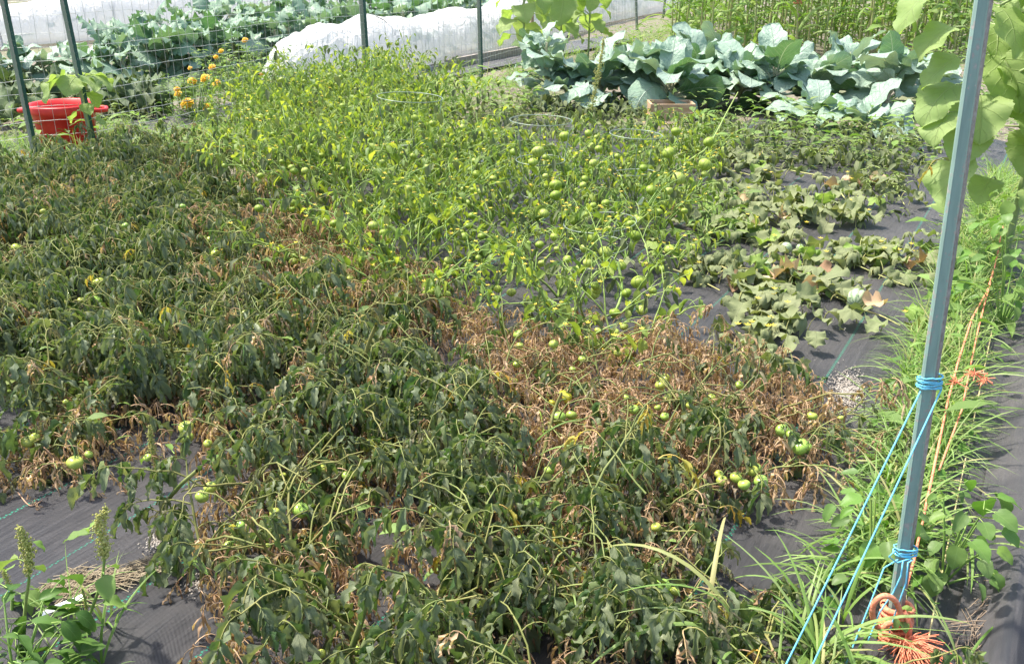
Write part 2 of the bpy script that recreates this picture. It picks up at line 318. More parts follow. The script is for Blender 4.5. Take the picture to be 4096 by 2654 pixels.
def fabric_mat(name, lines, dust=0.5, base=(0.058, 0.057, 0.059)):
    """woven black ground fabric; object coordinates are metres across and along the sheet; lines: offsets of dashed green tracer yarns"""
    m, t, pb, out = mat(name); L = t.links
    tc = N(t, 'ShaderNodeTexCoord'); sp = N(t, 'ShaderNodeSeparateXYZ'); L.new(tc.outputs['Object'], sp.inputs[0]); x, y = sp.outputs[0], sp.outputs[1]
    big = N(t, 'ShaderNodeTexNoise', i_Scale=2.2, i_Detail=8.0, i_Roughness=0.65); L.new(tc.outputs['Object'], big.inputs['Vector'])
    mp = N(t, 'ShaderNodeMapping'); mp.inputs['Scale'].default_value = (55, 5, 1); L.new(tc.outputs['Object'], mp.inputs[0])
    st = N(t, 'ShaderNodeTexNoise', i_Scale=1.0, i_Detail=4.0); L.new(mp.outputs[0], st.inputs['Vector'])
    fine = N(t, 'ShaderNodeTexNoise', i_Scale=160.0, i_Detail=4.0); L.new(tc.outputs['Object'], fine.inputs['Vector'])
    c = MIX(t, st.outputs[0], tuple(q * 0.45 for q in base), tuple(q * 1.9 for q in base))
    d = RAMP(t, big.outputs[0], [(0.42, (0, 0, 0)), (0.72, (1, 1, 1))])
    d2 = MATH(t, 'MULTIPLY', MATH(t, 'MULTIPLY', d, MATH(t, 'ADD', fine.outputs[0], 0.2)), dust, clamp=True)
    c = MIX(t, d2, c, (0.24, 0.22, 0.205))
    wx = MATH(t, 'SINE', MATH(t, 'MULTIPLY', x, 2 * PI / 0.0042)); wy = MATH(t, 'SINE', MATH(t, 'MULTIPLY', y, 2 * PI / 0.0042))
    wv = MATH(t, 'MULTIPLY', wx, wy)
    c = MIX(t, MATH(t, 'MULTIPLY_ADD', wv, 0.16, 0.16), c, (0.16, 0.16, 0.18))
    if lines:
        tot = None
        for lx in lines:
            off = MATH(t, 'ABSOLUTE', MATH(t, 'SUBTRACT', MATH(t, 'SUBTRACT', x, lx), MATH(t, 'MULTIPLY', MATH(t, 'SIGN', MATH(t, 'SINE', MATH(t, 'MULTIPLY', y, 2 * PI / 0.018))), 0.0026)))
            k = MATH(t, 'LESS_THAN', off, 0.0030); tot = k if tot is None else MATH(t, 'MAXIMUM', tot, k)
        dash = MATH(t, 'GREATER_THAN', MATH(t, 'SINE', MATH(t, 'MULTIPLY', y, 4 * PI / 0.018)), -0.5)
        c = MIX(t, MATH(t, 'MULTIPLY', MATH(t, 'MULTIPLY', tot, dash), MATH(t, 'SUBTRACT', 0.95, MATH(t, 'MULTIPLY', d2, 0.7))), c, (0.05, 0.42, 0.27))
    L.new(c, pb.inputs['Base Color'])
    L.new(MATH(t, 'MULTIPLY_ADD', big.outputs[0], 0.35, 0.28), pb.inputs['Roughness'])
    pb.inputs['Specular IOR Level'].default_value = 0.55
    h = MATH(t, 'ADD', MATH(t, 'MULTIPLY', wv, 0.10), MATH(t, 'MULTIPLY', st.outputs[0], 0.9))
    b = N(t, 'ShaderNodeBump', i_Strength=0.9, i_Distance=0.022); L.new(h, b.inputs['Height']); L.new(b.outputs[0], pb.inputs['Normal'])
    return m
def soil_mat():
    m, t, pb, out = mat('garden_soil'); L = t.links; tc = N(t, 'ShaderNodeTexCoord')
    a = N(t, 'ShaderNodeTexNoise', i_Scale=1.3, i_Detail=8.0); b_ = N(t, 'ShaderNodeTexNoise', i_Scale=45.0, i_Detail=8.0)
    for q in (a, b_): L.new(tc.outputs['Object'], q.inputs['Vector'])
    c = RAMP(t, b_.outputs[0], [(0.3, (0.1, 0.075, 0.055)), (0.5, (0.2, 0.165, 0.13)), (0.7, (0.34, 0.3, 0.25))])
    g = RAMP(t, a.outputs[0], [(0.4, (0.09, 0.15, 0.04)), (0.7, (0.16, 0.2, 0.07))])
    k = RAMP(t, a.outputs[0], [(0.45, (0, 0, 0)), (0.6, (1, 1, 1))])
    c = MIX(t, MATH(t, 'MULTIPLY', k, 0.6), c, g)
    L.new(c, pb.inputs['Base Color']); pb.inputs['Roughness'].default_value = 0.95
    b = N(t, 'ShaderNodeBump', i_Strength=0.8, i_Distance=0.02); L.new(b_.outputs[0], b.inputs['Height']); L.new(b.outputs[0], pb.inputs['Normal']); return m
M['soil'] = soil_mat()
def cover_mat():
    m, t, pb, out = mat('white_row_cover_cloth'); L = t.links
    pb.inputs['Base Color'].default_value = (0.92, 0.93, 0.93, 1); pb.inputs['Roughness'].default_value = 0.7
    tc = N(t, 'ShaderNodeTexCoord'); mp = N(t, 'ShaderNodeMapping'); mp.inputs['Scale'].default_value = (5, 5, 1.2); L.new(tc.outputs['Object'], mp.inputs[0])
    no = N(t, 'ShaderNodeTexNoise', i_Scale=1.6, i_Detail=6.0, i_Distortion=1.2); L.new(mp.outputs[0], no.inputs['Vector']); b = N(t, 'ShaderNodeBump', i_Strength=0.8, i_Distance=0.10); L.new(no.outputs[0], b.inputs['Height']); L.new(b.outputs[0], pb.inputs['Normal'])
    tr = N(t, 'ShaderNodeBsdfTranslucent', i_0=(0.92, 0.93, 0.93, 1)); tp = N(t, 'ShaderNodeBsdfTransparent')
    mx = N(t, 'ShaderNodeMixShader', i_0=0.35); L.new(pb.outputs[0], mx.inputs[1]); L.new(tr.outputs[0], mx.inputs[2])
    m2 = N(t, 'ShaderNodeMixShader', i_0=0.24); L.new(mx.outputs[0], m2.inputs[1]); L.new(tp.outputs[0], m2.inputs[2])
    L.new(m2.outputs[0], out.inputs[0]); return m
M['cover'] = cover_mat()

# ---------------------------------------------------------------- leaf shapes
def P_ovate(t): return (np.sin(PI * np.clip(t, 0, 1) ** 0.75)) ** 0.85
def P_round(t): return np.sqrt(np.clip(1 - (2 * t ** 0.9 - 1) ** 2, 0, 1))
def P_lance(t): return (np.sin(PI * np.clip(t, 0, 1) ** 0.6)) ** 0.9
def P_mel(t): return np.where(t < 0.2, 0.7 + 0.3 * t / 0.2, np.clip(1 - np.maximum((t - 0.2) / 0.8, 0) ** 2.6, 0, 1)) * (1 + 0.12 * np.sin(t * 19))
def P_spat(t): return 0.10 + 0.9 * np.sqrt(np.clip(1 - ((t - 0.6) / 0.42) ** 2, 0, 1)) * (t > 0.2) + 0.25 * (t > 0.1) * (t < 0.4)
def P_heart(t): return np.where(t < 0.28, 0.55 + 0.45 * np.sin(t / 0.28 * PI / 2), np.cos((t - 0.28) / 0.72 * PI / 2) ** 0.75)
def leaf(mb, o, yaw, p0, p1, L, W_, prof=P_ovate, fold=0.5, rip=0.0, serr=0.0, ny=6, nx=3, roll=0.0, tint=None, m=0, rng=rnd, petiole=0.0, curl=0.0, twist=0.0, ripk=3.0, tooth=0.0):
    """one blade: spine leaves o along yaw at pitch p0 and bends to p1"""
    tint = rng.random() if tint is None else tint
    t = np.linspace(0, 1, ny); pit = p0 + (p1 - p0) * t ** 0.9
    d = np.stack([np.cos(pit) * math.cos(yaw), np.cos(pit) * math.sin(yaw), np.sin(pit)], 1)
    step = L / (ny - 1); sp = np.zeros((ny, 3)); sp[1:] = np.cumsum((d[:-1] + d[1:]) / 2 * step, 0)
    sp = sp + np.asarray(o, float)
    side0 = np.array((-math.sin(yaw), math.cos(yaw), 0))
    nrm = np.cross(d, side0)
    ro = roll + twist * t
    side = side0 * np.cos(ro)[:, None] + nrm * np.sin(ro)[:, None]; nr = nrm * np.cos(ro)[:, None] - side0 * np.sin(ro)[:, None]
    nr = -nr
    w = np.maximum(prof(t), 0.02) * W_ / 2 * (1 + tooth * np.where(np.arange(ny) % 2 == 0, 1, -1))
    s = np.linspace(-1, 1, nx); ph = rng.random() * 6
    G = np.zeros((ny, nx, 3)); uv = np.zeros((ny, nx, 2))
    sf = np.array([rng.uniform(1 - serr, 1 + serr) for _ in range(ny)]) if serr else np.ones(ny)
    for j, sj in enumerate(s):
        a = abs(sj); ww = w * (1 + (sf - 1) * a)
        fa = fold * (0.6 + 0.4 * a) + curl * a
        off = rip * W_ * a * a * np.sin(t * ripk * 2 * PI + ph + (1.7 if sj < 0 else 0))
        G[:, j] = sp + side * (np.sign(sj) * a * ww * np.cos(fa))[:, None] + nr * (-(a * ww * np.sin(fa)) + off)[:, None]
        uv[:, j, 0] = sj * 0.5 + 0.5; uv[:, j, 1] = t
    mb.grid(G, uv, tint, m); return sp[-1]
def radial_leaf(mb, c, Rr, lobes=5, la=0.12, droop=0.5, rip=0.12, nr=4, nu=20, tint=0.5, m=0, rng=rnd, notch=0.5, pleat=0.0):
    """round leaf hanging like a cloth from the petiole tip"""
    an = np.arange(nu) * 2 * PI / nu; ph = rng.random() * 6; G = np.zeros((nr, nu, 3)); uv = np.zeros((nr, nu, 2))
    edge = Rr * (1 + la * np.cos(lobes * an)) * (1 - notch * np.exp(-((an - PI) / 0.35) ** 2)) * np.array([rng.uniform(0.9, 1.1) for _ in range(nu)])
    k1 = rng.choice([2, 3, 4]); asym = rng.uniform(-0.5, 0.5)
    for i in range(nr):
        q = i / (nr - 1); sh = q * math.cos(droop * q * 1.2)
        G[i, :, 0] = c[0] + edge * sh * np.cos(an); G[i, :, 1] = c[1] + edge * sh * np.sin(an)
        fold = 1 + 0.5 * np.cos(k1 * an + ph)
        G[i, :, 2] = c[2] - edge * q * math.sin(droop * q) * fold + Rr * rip * q * np.sin(5 * an + ph) + Rr * pleat * q * np.cos(nu / 2 * an) + asym * Rr * q * 0.3 * np.cos(an)
        uv[i, :, 0] = 0.5 + 0.5 * q; uv[i, :, 1] = an / (2 * PI)
    mb.grid(G, uv, tint, m, close=True)

# libraries of leaf meshes shared by every copy
LIB = {}
def lib(key, mats, n, fn):
    out = []
    for i in range(n):
        b = MB(); fn(b, random.Random(hash_seed(key) + i)); out.append((b, b.mesh('leaf', mats)))
    LIB[key] = out
def hash_seed(k): return sum(ord(c) * (i + 3) for i, c in enumerate(k)) * 7
def tomleaf(b, r, dry=0.0, stemm=1, lo=False):
    L = r.uniform(0.07, 0.11) * (0.85 if dry else 1)
    a0 = r.uniform(0.1, 0.8); a1 = r.uniform(-1.35, -0.9) ; n = 7
    t = np.linspace(0, 1, n); pit = a0 + (a1 - a0) * np.minimum(1, t * 1.5); yw = np.cumsum([r.uniform(-0.2, 0.2) for _ in range(n)])
    d = np.stack([np.cos(pit) * np.cos(yw), np.cos(pit) * np.sin(yw), np.sin(pit)], 1); pts = np.zeros((n, 3)); pts[1:] = np.cumsum(d[:-1] * L / (n - 1), 0)
    b.tube(pts, np.linspace(0.0019, 0.0009, n), 3, tint=r.random(), m=stemm)
    for i, side in [(2, 1), (2, -1), (4, 1), (4, -1), (5, 1), (5, -1), (6, 0)]:
        if dry and r.random() < 0.25: continue
        yaw = yw[i] + side * r.uniform(0.5, 1.5) + r.uniform(-0.3, 0.3)
        ll = r.uniform(0.042, 0.07) * (1.15 if side == 0 else 1) * (0.8 if dry else 1); ww = ll * r.uniform(0.34, 0.52) * (0.6 if dry else 1)
        o = pts[i]
        leaf(b, o, yaw, r.uniform(-1.1, -0.1), r.uniform(-1.8, -1.35), ll, ww, P_ovate, fold=r.uniform(0.3, 1.25) + dry * 0.3, rip=0.2 + dry * 0.2, serr=0.3, ny=4 if lo else 8, nx=3 if lo or dry > 0.9 else 5, tooth=0.0 if lo else 0.1, roll=r.uniform(-1.5, 1.5), twist=r.uniform(-1.2, 1.2) * (1 + 2 * dry), rng=r, ripk=2.5)
lib('tom', [M['tom'], M['tomstem']], 16, lambda b, r: tomleaf(b, r))
lib('tomgrey', [M['tomgrey'], M['tomstem']], 8, lambda b, r: tomleaf(b, r, 0.35))
lib('brown', [M['brown'], M['drystem']], 12, lambda b, r: tomleaf(b, r, 1.0))
lib('yellow', [M['yellow'], M['yelstem']], 4, lambda b, r: tomleaf(b, r, 0.4))
for k_, m_, n_, d_ in (('tomlo', 'tom', 10, 0), ('tomgreylo', 'tomgrey', 5, 0.35), ('brownlo', 'brown', 8, 1.0), ('yellowlo', 'yellow', 3, 0.4)):
    lib(k_, [M[m_], M['drystem'] if m_ == 'brown' else M['tomstem']], n_, lambda b, r, d_=d_: tomleaf(b, r, d_, 1, True))
def tiloleaf(b, r, lo=False):
    L = r.uniform(0.045, 0.075); a0 = r.uniform(0.0, 0.9); pl = r.uniform(0.02, 0.04)
    q = [np.array((0, 0, 0)), np.array((pl * 0.6, 0, pl * 0.5 * a0)), np.array((pl, 0, pl * 0.35 * a0))]
    b.tube(q, [0.0013, 0.001, 0.001], 3, m=1)
    leaf(b, q[-1], r.uniform(-0.3, 0.3), r.uniform(-1.1, 0.0), r.uniform(-1.7, -1.1), L, L * r.uniform(0.36, 0.6), P_ovate, fold=r.uniform(0.2, 1.2), rip=0.12, serr=0.15, ny=5 if lo else 8, nx=3 if lo else 5, tooth=0.0 if lo else 0.05, roll=r.uniform(-1.2, 1.2), twist=r.uniform(-0.9, 0.9), rng=r, ripk=1.5)
lib('tilo', [M['tilo'], M['tilostem']], 14, tiloleaf)
lib('tilodark', [M['darkweed'], M['tilostem']], 6, tiloleaf)
lib('tilolo', [M['tilo'], M['tilostem']], 14, lambda b, r: tiloleaf(b, r, True)); lib('tilodarklo', [M['darkweed'], M['tilostem']], 6, lambda b, r: tiloleaf(b, r, True))
def melleaf(b, r, hgt=None):
    h = r.uniform(0.03, 0.09); q = [(0, 0, 0), (0.01, 0.004, h * 0.6), (0.03, 0, h)]
    b.tube(q, [0.0028, 0.0024, 0.002], 4, m=1)
    if r.random() < 0.8:
        L = r.uniform(0.085, 0.12); p = r.uniform(-0.7, 0.3)
        leaf(b, (0.02, 0, h), r.uniform(-.4, .4), p, p - r.uniform(0.5, 1.5), L, L * r.uniform(0.95, 1.25), P_mel, fold=r.uniform(-0.2, 0.7), rip=r.uniform(0.1, 0.22), serr=0.14, ny=10, nx=9, roll=r.uniform(-0.6, 0.6), twist=r.uniform(-.6, .6), rng=r, ripk=r.uniform(1.5, 3), curl=r.uniform(-.3, .6), tooth=0.05)
    else: radial_leaf(b, (0.03, 0, h), r.uniform(0.045, 0.065), 5, 0.14, r.uniform(0.2, 0.9), r.uniform(0.1, 0.22), 5, 25, r.random(), 0, r, 0.6, 0.1)
lib('melon', [M['melon'], M['vine']], 14, melleaf)
M['squash'] = leafmat('squash_leaf', [(0.06, 0.1, 0.045), (0.1, 0.14, 0.07), (0.075, 0.125, 0.05), (0.14, 0.18, 0.1)], 0.2, 0.6, nscale=20, bump=0.006, veins=4, vcol=(0.2, 0.26, 0.13))
lib('squash', [M['squash'], M['vine']], 8, melleaf)
lib('melonfresh', [M['melonfresh'], M['vine']], 4, melleaf)
lib('melonbrown', [M['brown'], M['vine']], 4, melleaf)
def brassleaf(b, r):
    L = r.uniform(0.30, 0.42); pw = r.uniform(0.2, 0.27)
    p0 = r.uniform(0.5, 1.1); p1 = p0 - r.uniform(0.5, 1.7); pl = L * 0.28
    e = np.array((math.cos(p0) * pl, 0, math.sin(p0) * pl))
    b.tube([(0, 0, 0), e * 0.5, e, e * 1.3], [0.009, 0.007, 0.006, 0.003], 5, m=1)
    leaf(b, e * 0.85, 0, p0, p1, L, pw, P_round, fold=r.uniform(-0.5, 0.35), rip=r.uniform(0.06, 0.14), serr=0.09, ny=13, nx=9, roll=r.uniform(-0.5, 0.5), twist=r.uniform(-0.6, 0.6), rng=r, ripk=r.uniform(2, 3.5))
lib('brass', [M['brass'], M['brasstem']], 14, brassleaf)
def kaleleaf(b, r):
    L = r.uniform(0.2, 0.32); p0 = r.uniform(0.3, 1.2); p1 = p0 - r.uniform(0.6, 1.8); pl = L * 0.3
    e = np.array((math.cos(p0) * pl, 0, math.sin(p0) * pl)); b.tube([(0, 0, 0), e * 0.5, e], [0.006, 0.005, 0.004], 4, m=1)
    leaf(b, e * 0.9, 0, p0, p1, L, L * r.uniform(0.5, 0.8), P_round, fold=r.uniform(-0.5, 0.5), rip=r.uniform(0.1, 0.2), serr=0.3, ny=12, nx=7, roll=r.uniform(-0.6, 0.6), twist=r.uniform(-0.8, 0.8), rng=r, ripk=r.uniform(3, 5))
lib('kale', [M['kale'], M['brasstem']], 12, kaleleaf)
def sunleaf(b, r, s=1.0):
    L = r.uniform(0.2, 0.29) * s; p0 = r.uniform(0.0, 0.6); pl = 0.13 * s
    q = [(0, 0, 0), (pl * 0.5, 0, pl * 0.3), (pl, 0, pl * 0.3)]; b.tube(q, [0.006 * s, 0.005 * s, 0.004 * s], 5, m=1)
    leaf(b, q[-1], 0, r.uniform(-0.6, -0.3), r.uniform(-1.5, -1.1), L, L * r.uniform(0.95, 1.12), P_heart, fold=r.uniform(0.05, 0.3), rip=0.06, serr=0.04, ny=30, nx=9, tooth=0.03, roll=r.uniform(-0.25, 0.25), rng=r, ripk=2)
lib('sunf', [M['sunf'], M['sunstem']], 8, sunleaf)
def simpleleaf(b, r, L0, L1, wr, p0r, dr, stm=1, prof=P_ovate, rip=0.04, ny=8, nx=5):
    L = r.uniform(L0, L1); pl = L * 0.4; p = r.uniform(0, 0.8); q = [(0, 0, 0), (pl * 0.6, 0, pl * 0.4 * p), (pl, 0, pl * 0.5 * p)]
    b.tube(q, [0.0022, 0.0018, 0.0015], 4, m=stm); a = r.uniform(*p0r)
    leaf(b, q[-1], 0, a, a - r.uniform(*dr), L, L * wr * r.uniform(0.85, 1.15), prof, fold=r.uniform(0.05, 0.5), rip=rip, serr=0.03, ny=ny, nx=nx, roll=r.uniform(-0.6, 0.6), twist=r.uniform(-0.3, 0.3), rng=r, ripk=2)
lib('bean', [M['bean'], M['tilostem']], 8, lambda b, r: simpleleaf(b, r, 0.06, 0.1, 0.75, (-0.9, 0.0), (0.2, 0.9), prof=P_heart))
lib('pepper', [M['pepper'], M['tilostem']], 8, lambda b, r: simpleleaf(b, r, 0.06, 0.1, 0.55, (-0.7, 0.3), (0.2, 0.9)))
lib('weed', [M['weed'], M['tilostem']], 8, lambda b, r: simpleleaf(b, r, 0.05, 0.09, 0.4, (-0.3, 0.7), (0.3, 1.2), ny=5, nx=3))
lib('darkweed', [M['darkweed'], M['tilostem']], 8, lambda b, r: simpleleaf(b, r, 0.05, 0.09, 0.4, (-0.9, 0.1), (0.3, 1.0), ny=5, nx=3, rip=0.1))
lib('amleaf', [M['weed'], M['tilostem']], 6, lambda b, r: simpleleaf(b, r, 0.05, 0.08, 0.7, (-0.9, 0.1), (0.3, 0.9), rip=0.08))
def cornleaf(b, r):
    L = r.uniform(0.5, 0.8); p0 = r.uniform(0.7, 1.3)
    leaf(b, (0, 0, 0), 0, p0, p0 - r.uniform(1.2, 2.6), L, r.uniform(0.045, 0.075), lambda t: (1 - t) ** 0.45 * np.minimum(1, 0.5 + 3 * t), fold=-0.4, rip=0.12, ny=12, nx=3, twist=r.uniform(-1.2, 1.2), rng=r, ripk=3)
lib('corn', [M['corn'], M['tan']], 10, cornleaf)

def put_leaf(parent, key, loc, yaw, s=1.0, tilt=0.0, rng=rnd, name='leaf', base=(0, 0, 0)):
    b, me = rng.choice(LIB[key])
    return put(name, me, parent, loc=tuple(np.asarray(loc) - np.asarray(base)), rot=(rng.uniform(-0.25, 0.25), tilt, yaw), scale=s)

# ---------------------------------------------------------------- fruit shared meshes
def star(mb, c, r, n=5, up=0.3, m=0, w=0.28, tint=0.5):
    for k in range(n):
        a = k * 2 * PI / n; d = np.array((math.cos(a), math.sin(a), 0)); s = np.array((-d[1], d[0], 0))
        V = [np.zeros(3), d * r * 0.5 + s * r * w + (0, 0, up * r * 0.3), d * r + (0, 0, up * r), d * r * 0.5 - s * r * w + (0, 0, up * r * 0.3)]
        mb.add(np.array(V) + c, [(0, 1, 2, 3)], m=m, tint=tint)
FR = {}
_b = MB(); _b.ball((0, 0, 0), 1.0, 0.82, 5, 0.035, 20, 12, dimple=0.16); FR['tomato'] = _b.mesh('tomato', M['tomato'])
FR['tomyel'] = _b.mesh('tomato', M['tomyel'])
_b = MB(); star(_b, np.array((0, 0, 0.72)), 0.62, 5, 0.25, w=0.12); _b.tube([(0, 0, 0.7), (0.1, 0, 1.15), (0.5, 0.1, 1.75), (1.2, 0.2, 2.1), (2.2, 0.2, 2.1)], 0.075, 4); FR['calyx'] = _b.mesh('calyx', M['calyx'])
_b = MB()
th = np.linspace(0, PI, 12)[:, None]; ph = np.arange(30)[None, :] * 2 * PI / 30
rr = (0.96 + 0.06 * np.abs(np.cos(5 * ph))) * (1 + 0.10 * np.sin(th)); zz = np.cos(th) * 0.86 - 0.22 * np.exp(-((PI - th) / 0.35) ** 2) + 0 * ph
_b.grid(np.stack([rr * np.sin(th) * np.cos(ph), rr * np.sin(th) * np.sin(ph), zz], -1), np.stack([ph / (2 * PI) + 0 * th, 1 - th / PI + 0 * ph], -1), 0.5, 0, close=True)
_b.tube([(0, 0, 0.8), (0.08, 0, 1.15), (0.4, 0, 1.6), (1.0, 0, 1.9)], 0.06, 4, m=1); FR['husk'] = _b.mesh('husk', [M['husk'], M['tilostem']])
_b = MB(); star(_b, np.zeros(3), 1.0, 5, 0.5, w=0.3); FR['flower'] = _b.mesh('flower', M['yelpet'])
_b = MB(); _b.ball((0, 0, 0), 1.0, 0.95, 0, 0, 22, 12); FR['melon'] = _b.mesh('melon', M['melonskin'])

# ================================================================ SETTING
soil = MB(); n = 60
gx = np.linspace(-60, 60, n); gy = np.linspace(-20, 120, n); G = np.zeros((n, n, 3)); G[..., 0] = gx[None]; G[..., 1] = gy[:, None]; G[..., 2] = -0.03
soil.grid(G); g = soil.build('ground', M['soil']); tag(g, kind='structure')
def sheet(name, u0, u1, v0, v1, z, m, amp=0.004, fold=None, seed=1, edge=0.0):
    """a ground-fabric sheet in the row frame: x across, y along"""
    r = random.Random(seed); du = max(0.02, (u1 - u0) / 90); nu = int((u1 - u0) / du) + 2; nv = int((v1 - v0) / 0.06) + 2
    nv = min(nv, 260); uu = np.linspace(u0, u1, nu); vv = v0 + (v1 - v0) * np.linspace(0, 1, nv) ** 1.5
    U, V_ = np.meshgrid(uu, vv); Z = np.zeros_like(U) + z
    for k in range(10):
        a = r.uniform(-0.25, 0.25); f = r.uniform(6, 32); p = r.uniform(0, 6)
        Z += amp * r.uniform(0.2, 0.6) * np.sin(f * (U + a * V_) + p) * (0.5 + 0.5 * np.sin(V_ * r.uniform(0.8, 3) + r.uniform(0, 6)))
    if fold: Z += fold(U, V_)
    if edge: U = U + edge * np.sin(V_ * 3.1) * (U > u1 - 0.05)
    b = MB(); b.grid(np.stack([U, V_, Z], -1)); o = b.build(name, m); o.rotation_euler = (0, 0, -DR); return tag(o, kind='structure')
sheet('landscape_fabric', -2.54, 0.06, 0.3, 9.0, 0.012, fabric_mat('woven_fabric_with_green_tracers', [-0.24, -0.55, -0.865, -1.185, -1.49, -1.80, -2.09, -2.41], 0.6), 0.009, seed=3)
sheet('landscape_fabric', -4.75, -2.50, 0.3, 8.0, 0.0, fabric_mat('woven_fabric_beyond_the_seam', [-2.60, -2.92, -3.22, -3.53, -3.84, -4.14], 0.45), 0.005, seed=5)
def fold_c(U, V_):
    return 0.05 * np.exp(-((U - 0.16) / 0.05) ** 2) - 0.0 + 0.03 * np.exp(-((U - 0.34 - 0.03 * np.sin(V_ * 3)) / 0.035) ** 2) - 0.02 * np.exp(-((U - 0.25) / 0.05) ** 2) + 0.012 * np.sin(U * 40 + 3 * np.sin(V_ * 1.3))
sheet('landscape_fabric', 0.05, 0.47, 0.2, 9.0, 0.022, fabric_mat('dusty_fabric_with_folds', None, 1.0, (0.055, 0.054, 0.057)), 0.004, fold_c, 9, edge=0.05)
sheet('landscape_fabric', 0.56, 3.0, 0.2, 9.0, 0.018, fabric_mat('fabric_past_the_bare_soil', None, 0.35, (0.055, 0.054, 0.057)), 0.006, None, 11)
sheet('landscape_fabric', -7.75, -6.9, 3.0, 16.5, 0.015, fabric_mat('grey_fabric_by_the_fence', None, 1.0, (0.09, 0.09, 0.095)), 0.004, None, 13)
# bare soil strip with crumbs
b = MB(); nu, nv = 16, 160; U, V_ = np.meshgrid(np.linspace(0.40, 0.66, nu), np.linspace(0.2, 7.5, nv)); rs = np.random.RandomState(4)
Z = 0.03 * np.sin((U - 0.40) / 0.26 * PI) ** 0.7 + rs.uniform(-0.006, 0.006, U.shape); U2 = U + 0.03 * np.sin(V_ * 5) + 0.02 * np.sin(V_ * 13 + 1)
b.grid(np.stack([U2, V_, Z], -1)); o = b.build('soil_strip', M['ash']); o.rotation_euler = (0, 0, -DR); tag(o, kind='structure')

def at_Y(px, py, Y):
    x, y = (px - 512) / FPX, -(py - 331.5) / FPX
    dy = y * ST + CT; t = Y / dy
    return np.array((x * t, Y, CAM_H + t * (y * CT - ST)))
def depth_of(p): return p[1] * CT - (p[2] - CAM_H) * ST

# ================================================================ FENCE AND POSTS
def fence_post(name, base, top, w, label, mats, group=None, studs=True, hgt_extra=0.0, turn=0.0, cat='fence post'):
    base = np.asarray(base, float); top = np.asarray(top, float); ax = top - base; L = np.linalg.norm(ax); ax /= L; L += hgt_extra
    t = thing(name, label, cat, tuple(base), 0, group)
    x = np.array((math.cos(turn), math.sin(turn), 0)); x -= ax * np.dot(x, ax); x /= np.linalg.norm(x); y = np.cross(ax, x)
    def prof(pts, part, m, smooth=False):
        b = MB(); zs = np.linspace(0, L, 24); n = len(pts); G = np.zeros((24, n, 3))
        for i, z in enumerate(zs):
            for j, (a, c) in enumerate(pts): G[i, j] = x * a + y * c + ax * z
        b.grid(G, close=True); b.add(G[-1], T=[(0, k, k + 1) for k in range(1, n - 1)]); return b.build(part, m, t, smooth=smooth)
    k = w / 0.043
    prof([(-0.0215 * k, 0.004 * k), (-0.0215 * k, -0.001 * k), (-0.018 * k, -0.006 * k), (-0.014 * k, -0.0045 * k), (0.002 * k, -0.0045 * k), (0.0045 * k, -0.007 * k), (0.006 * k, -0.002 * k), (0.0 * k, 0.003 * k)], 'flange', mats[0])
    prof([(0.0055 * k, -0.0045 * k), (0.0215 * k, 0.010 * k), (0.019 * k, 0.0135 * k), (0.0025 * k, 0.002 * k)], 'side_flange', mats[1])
    if studs:
        b = MB(); z = 0.12
        while z < L: b.box(ax * z + x * 0.004 * k - y * 0.009 * k, (0.008 * k, 0.006 * k, 0.014)); z += 0.055
        b.build('studs', mats[0], t, smooth=False)
    return t
post_base = P(893, 640); post_top = at_Y(985.5, 0, post_base[1] + 0.20)
fence_post('fence_post', post_base, post_top, 0.0425, 'tall teal painted steel post wrapped with blue twine and orange rope', [M['teal'], M['tealworn']], studs=False, hgt_extra=0.25, turn=0.0)
ax_post = (post_top - post_base)
def on_post(py):
    best = min(np.linspace(0, 1, 400), key=lambda s: abs(pix(post_base + ax_post * s)[1] - py)); return post_base + ax_post * best
F0, F1, F2, F3, F4 = P(38, 168), P(97, 163), P(368, 94), P(481, 78), P(637, 30)
fp = [(F0, (3, 0), 0.05, 'dark green fence post standing in front of the red tub'), (F1, (63, 0), 0.05, 'dark green fence post behind the young sunflower'),
      (F2, (362, 0), 0.075, 'dark green fence post before the gathered end of the white row cover'), (F3, (479, 0), 0.06, 'dark green fence post before the planks under the row cover'),
      (F4, (636, 0), 0.055, 'slim dark post beyond the collard row'), (P(663, 18), (665, 0), 0.06, 'stub of dark post beside the corn')]
for bse, tp, w, lab in fp:
    fence_post('fence_post', bse, at_Y(tp[0], tp[1], bse[1] - 0.02), w, lab, [M['ltpost'], M['dkgreen']], 'fence posts along the wire mesh', hgt_extra=0.12)
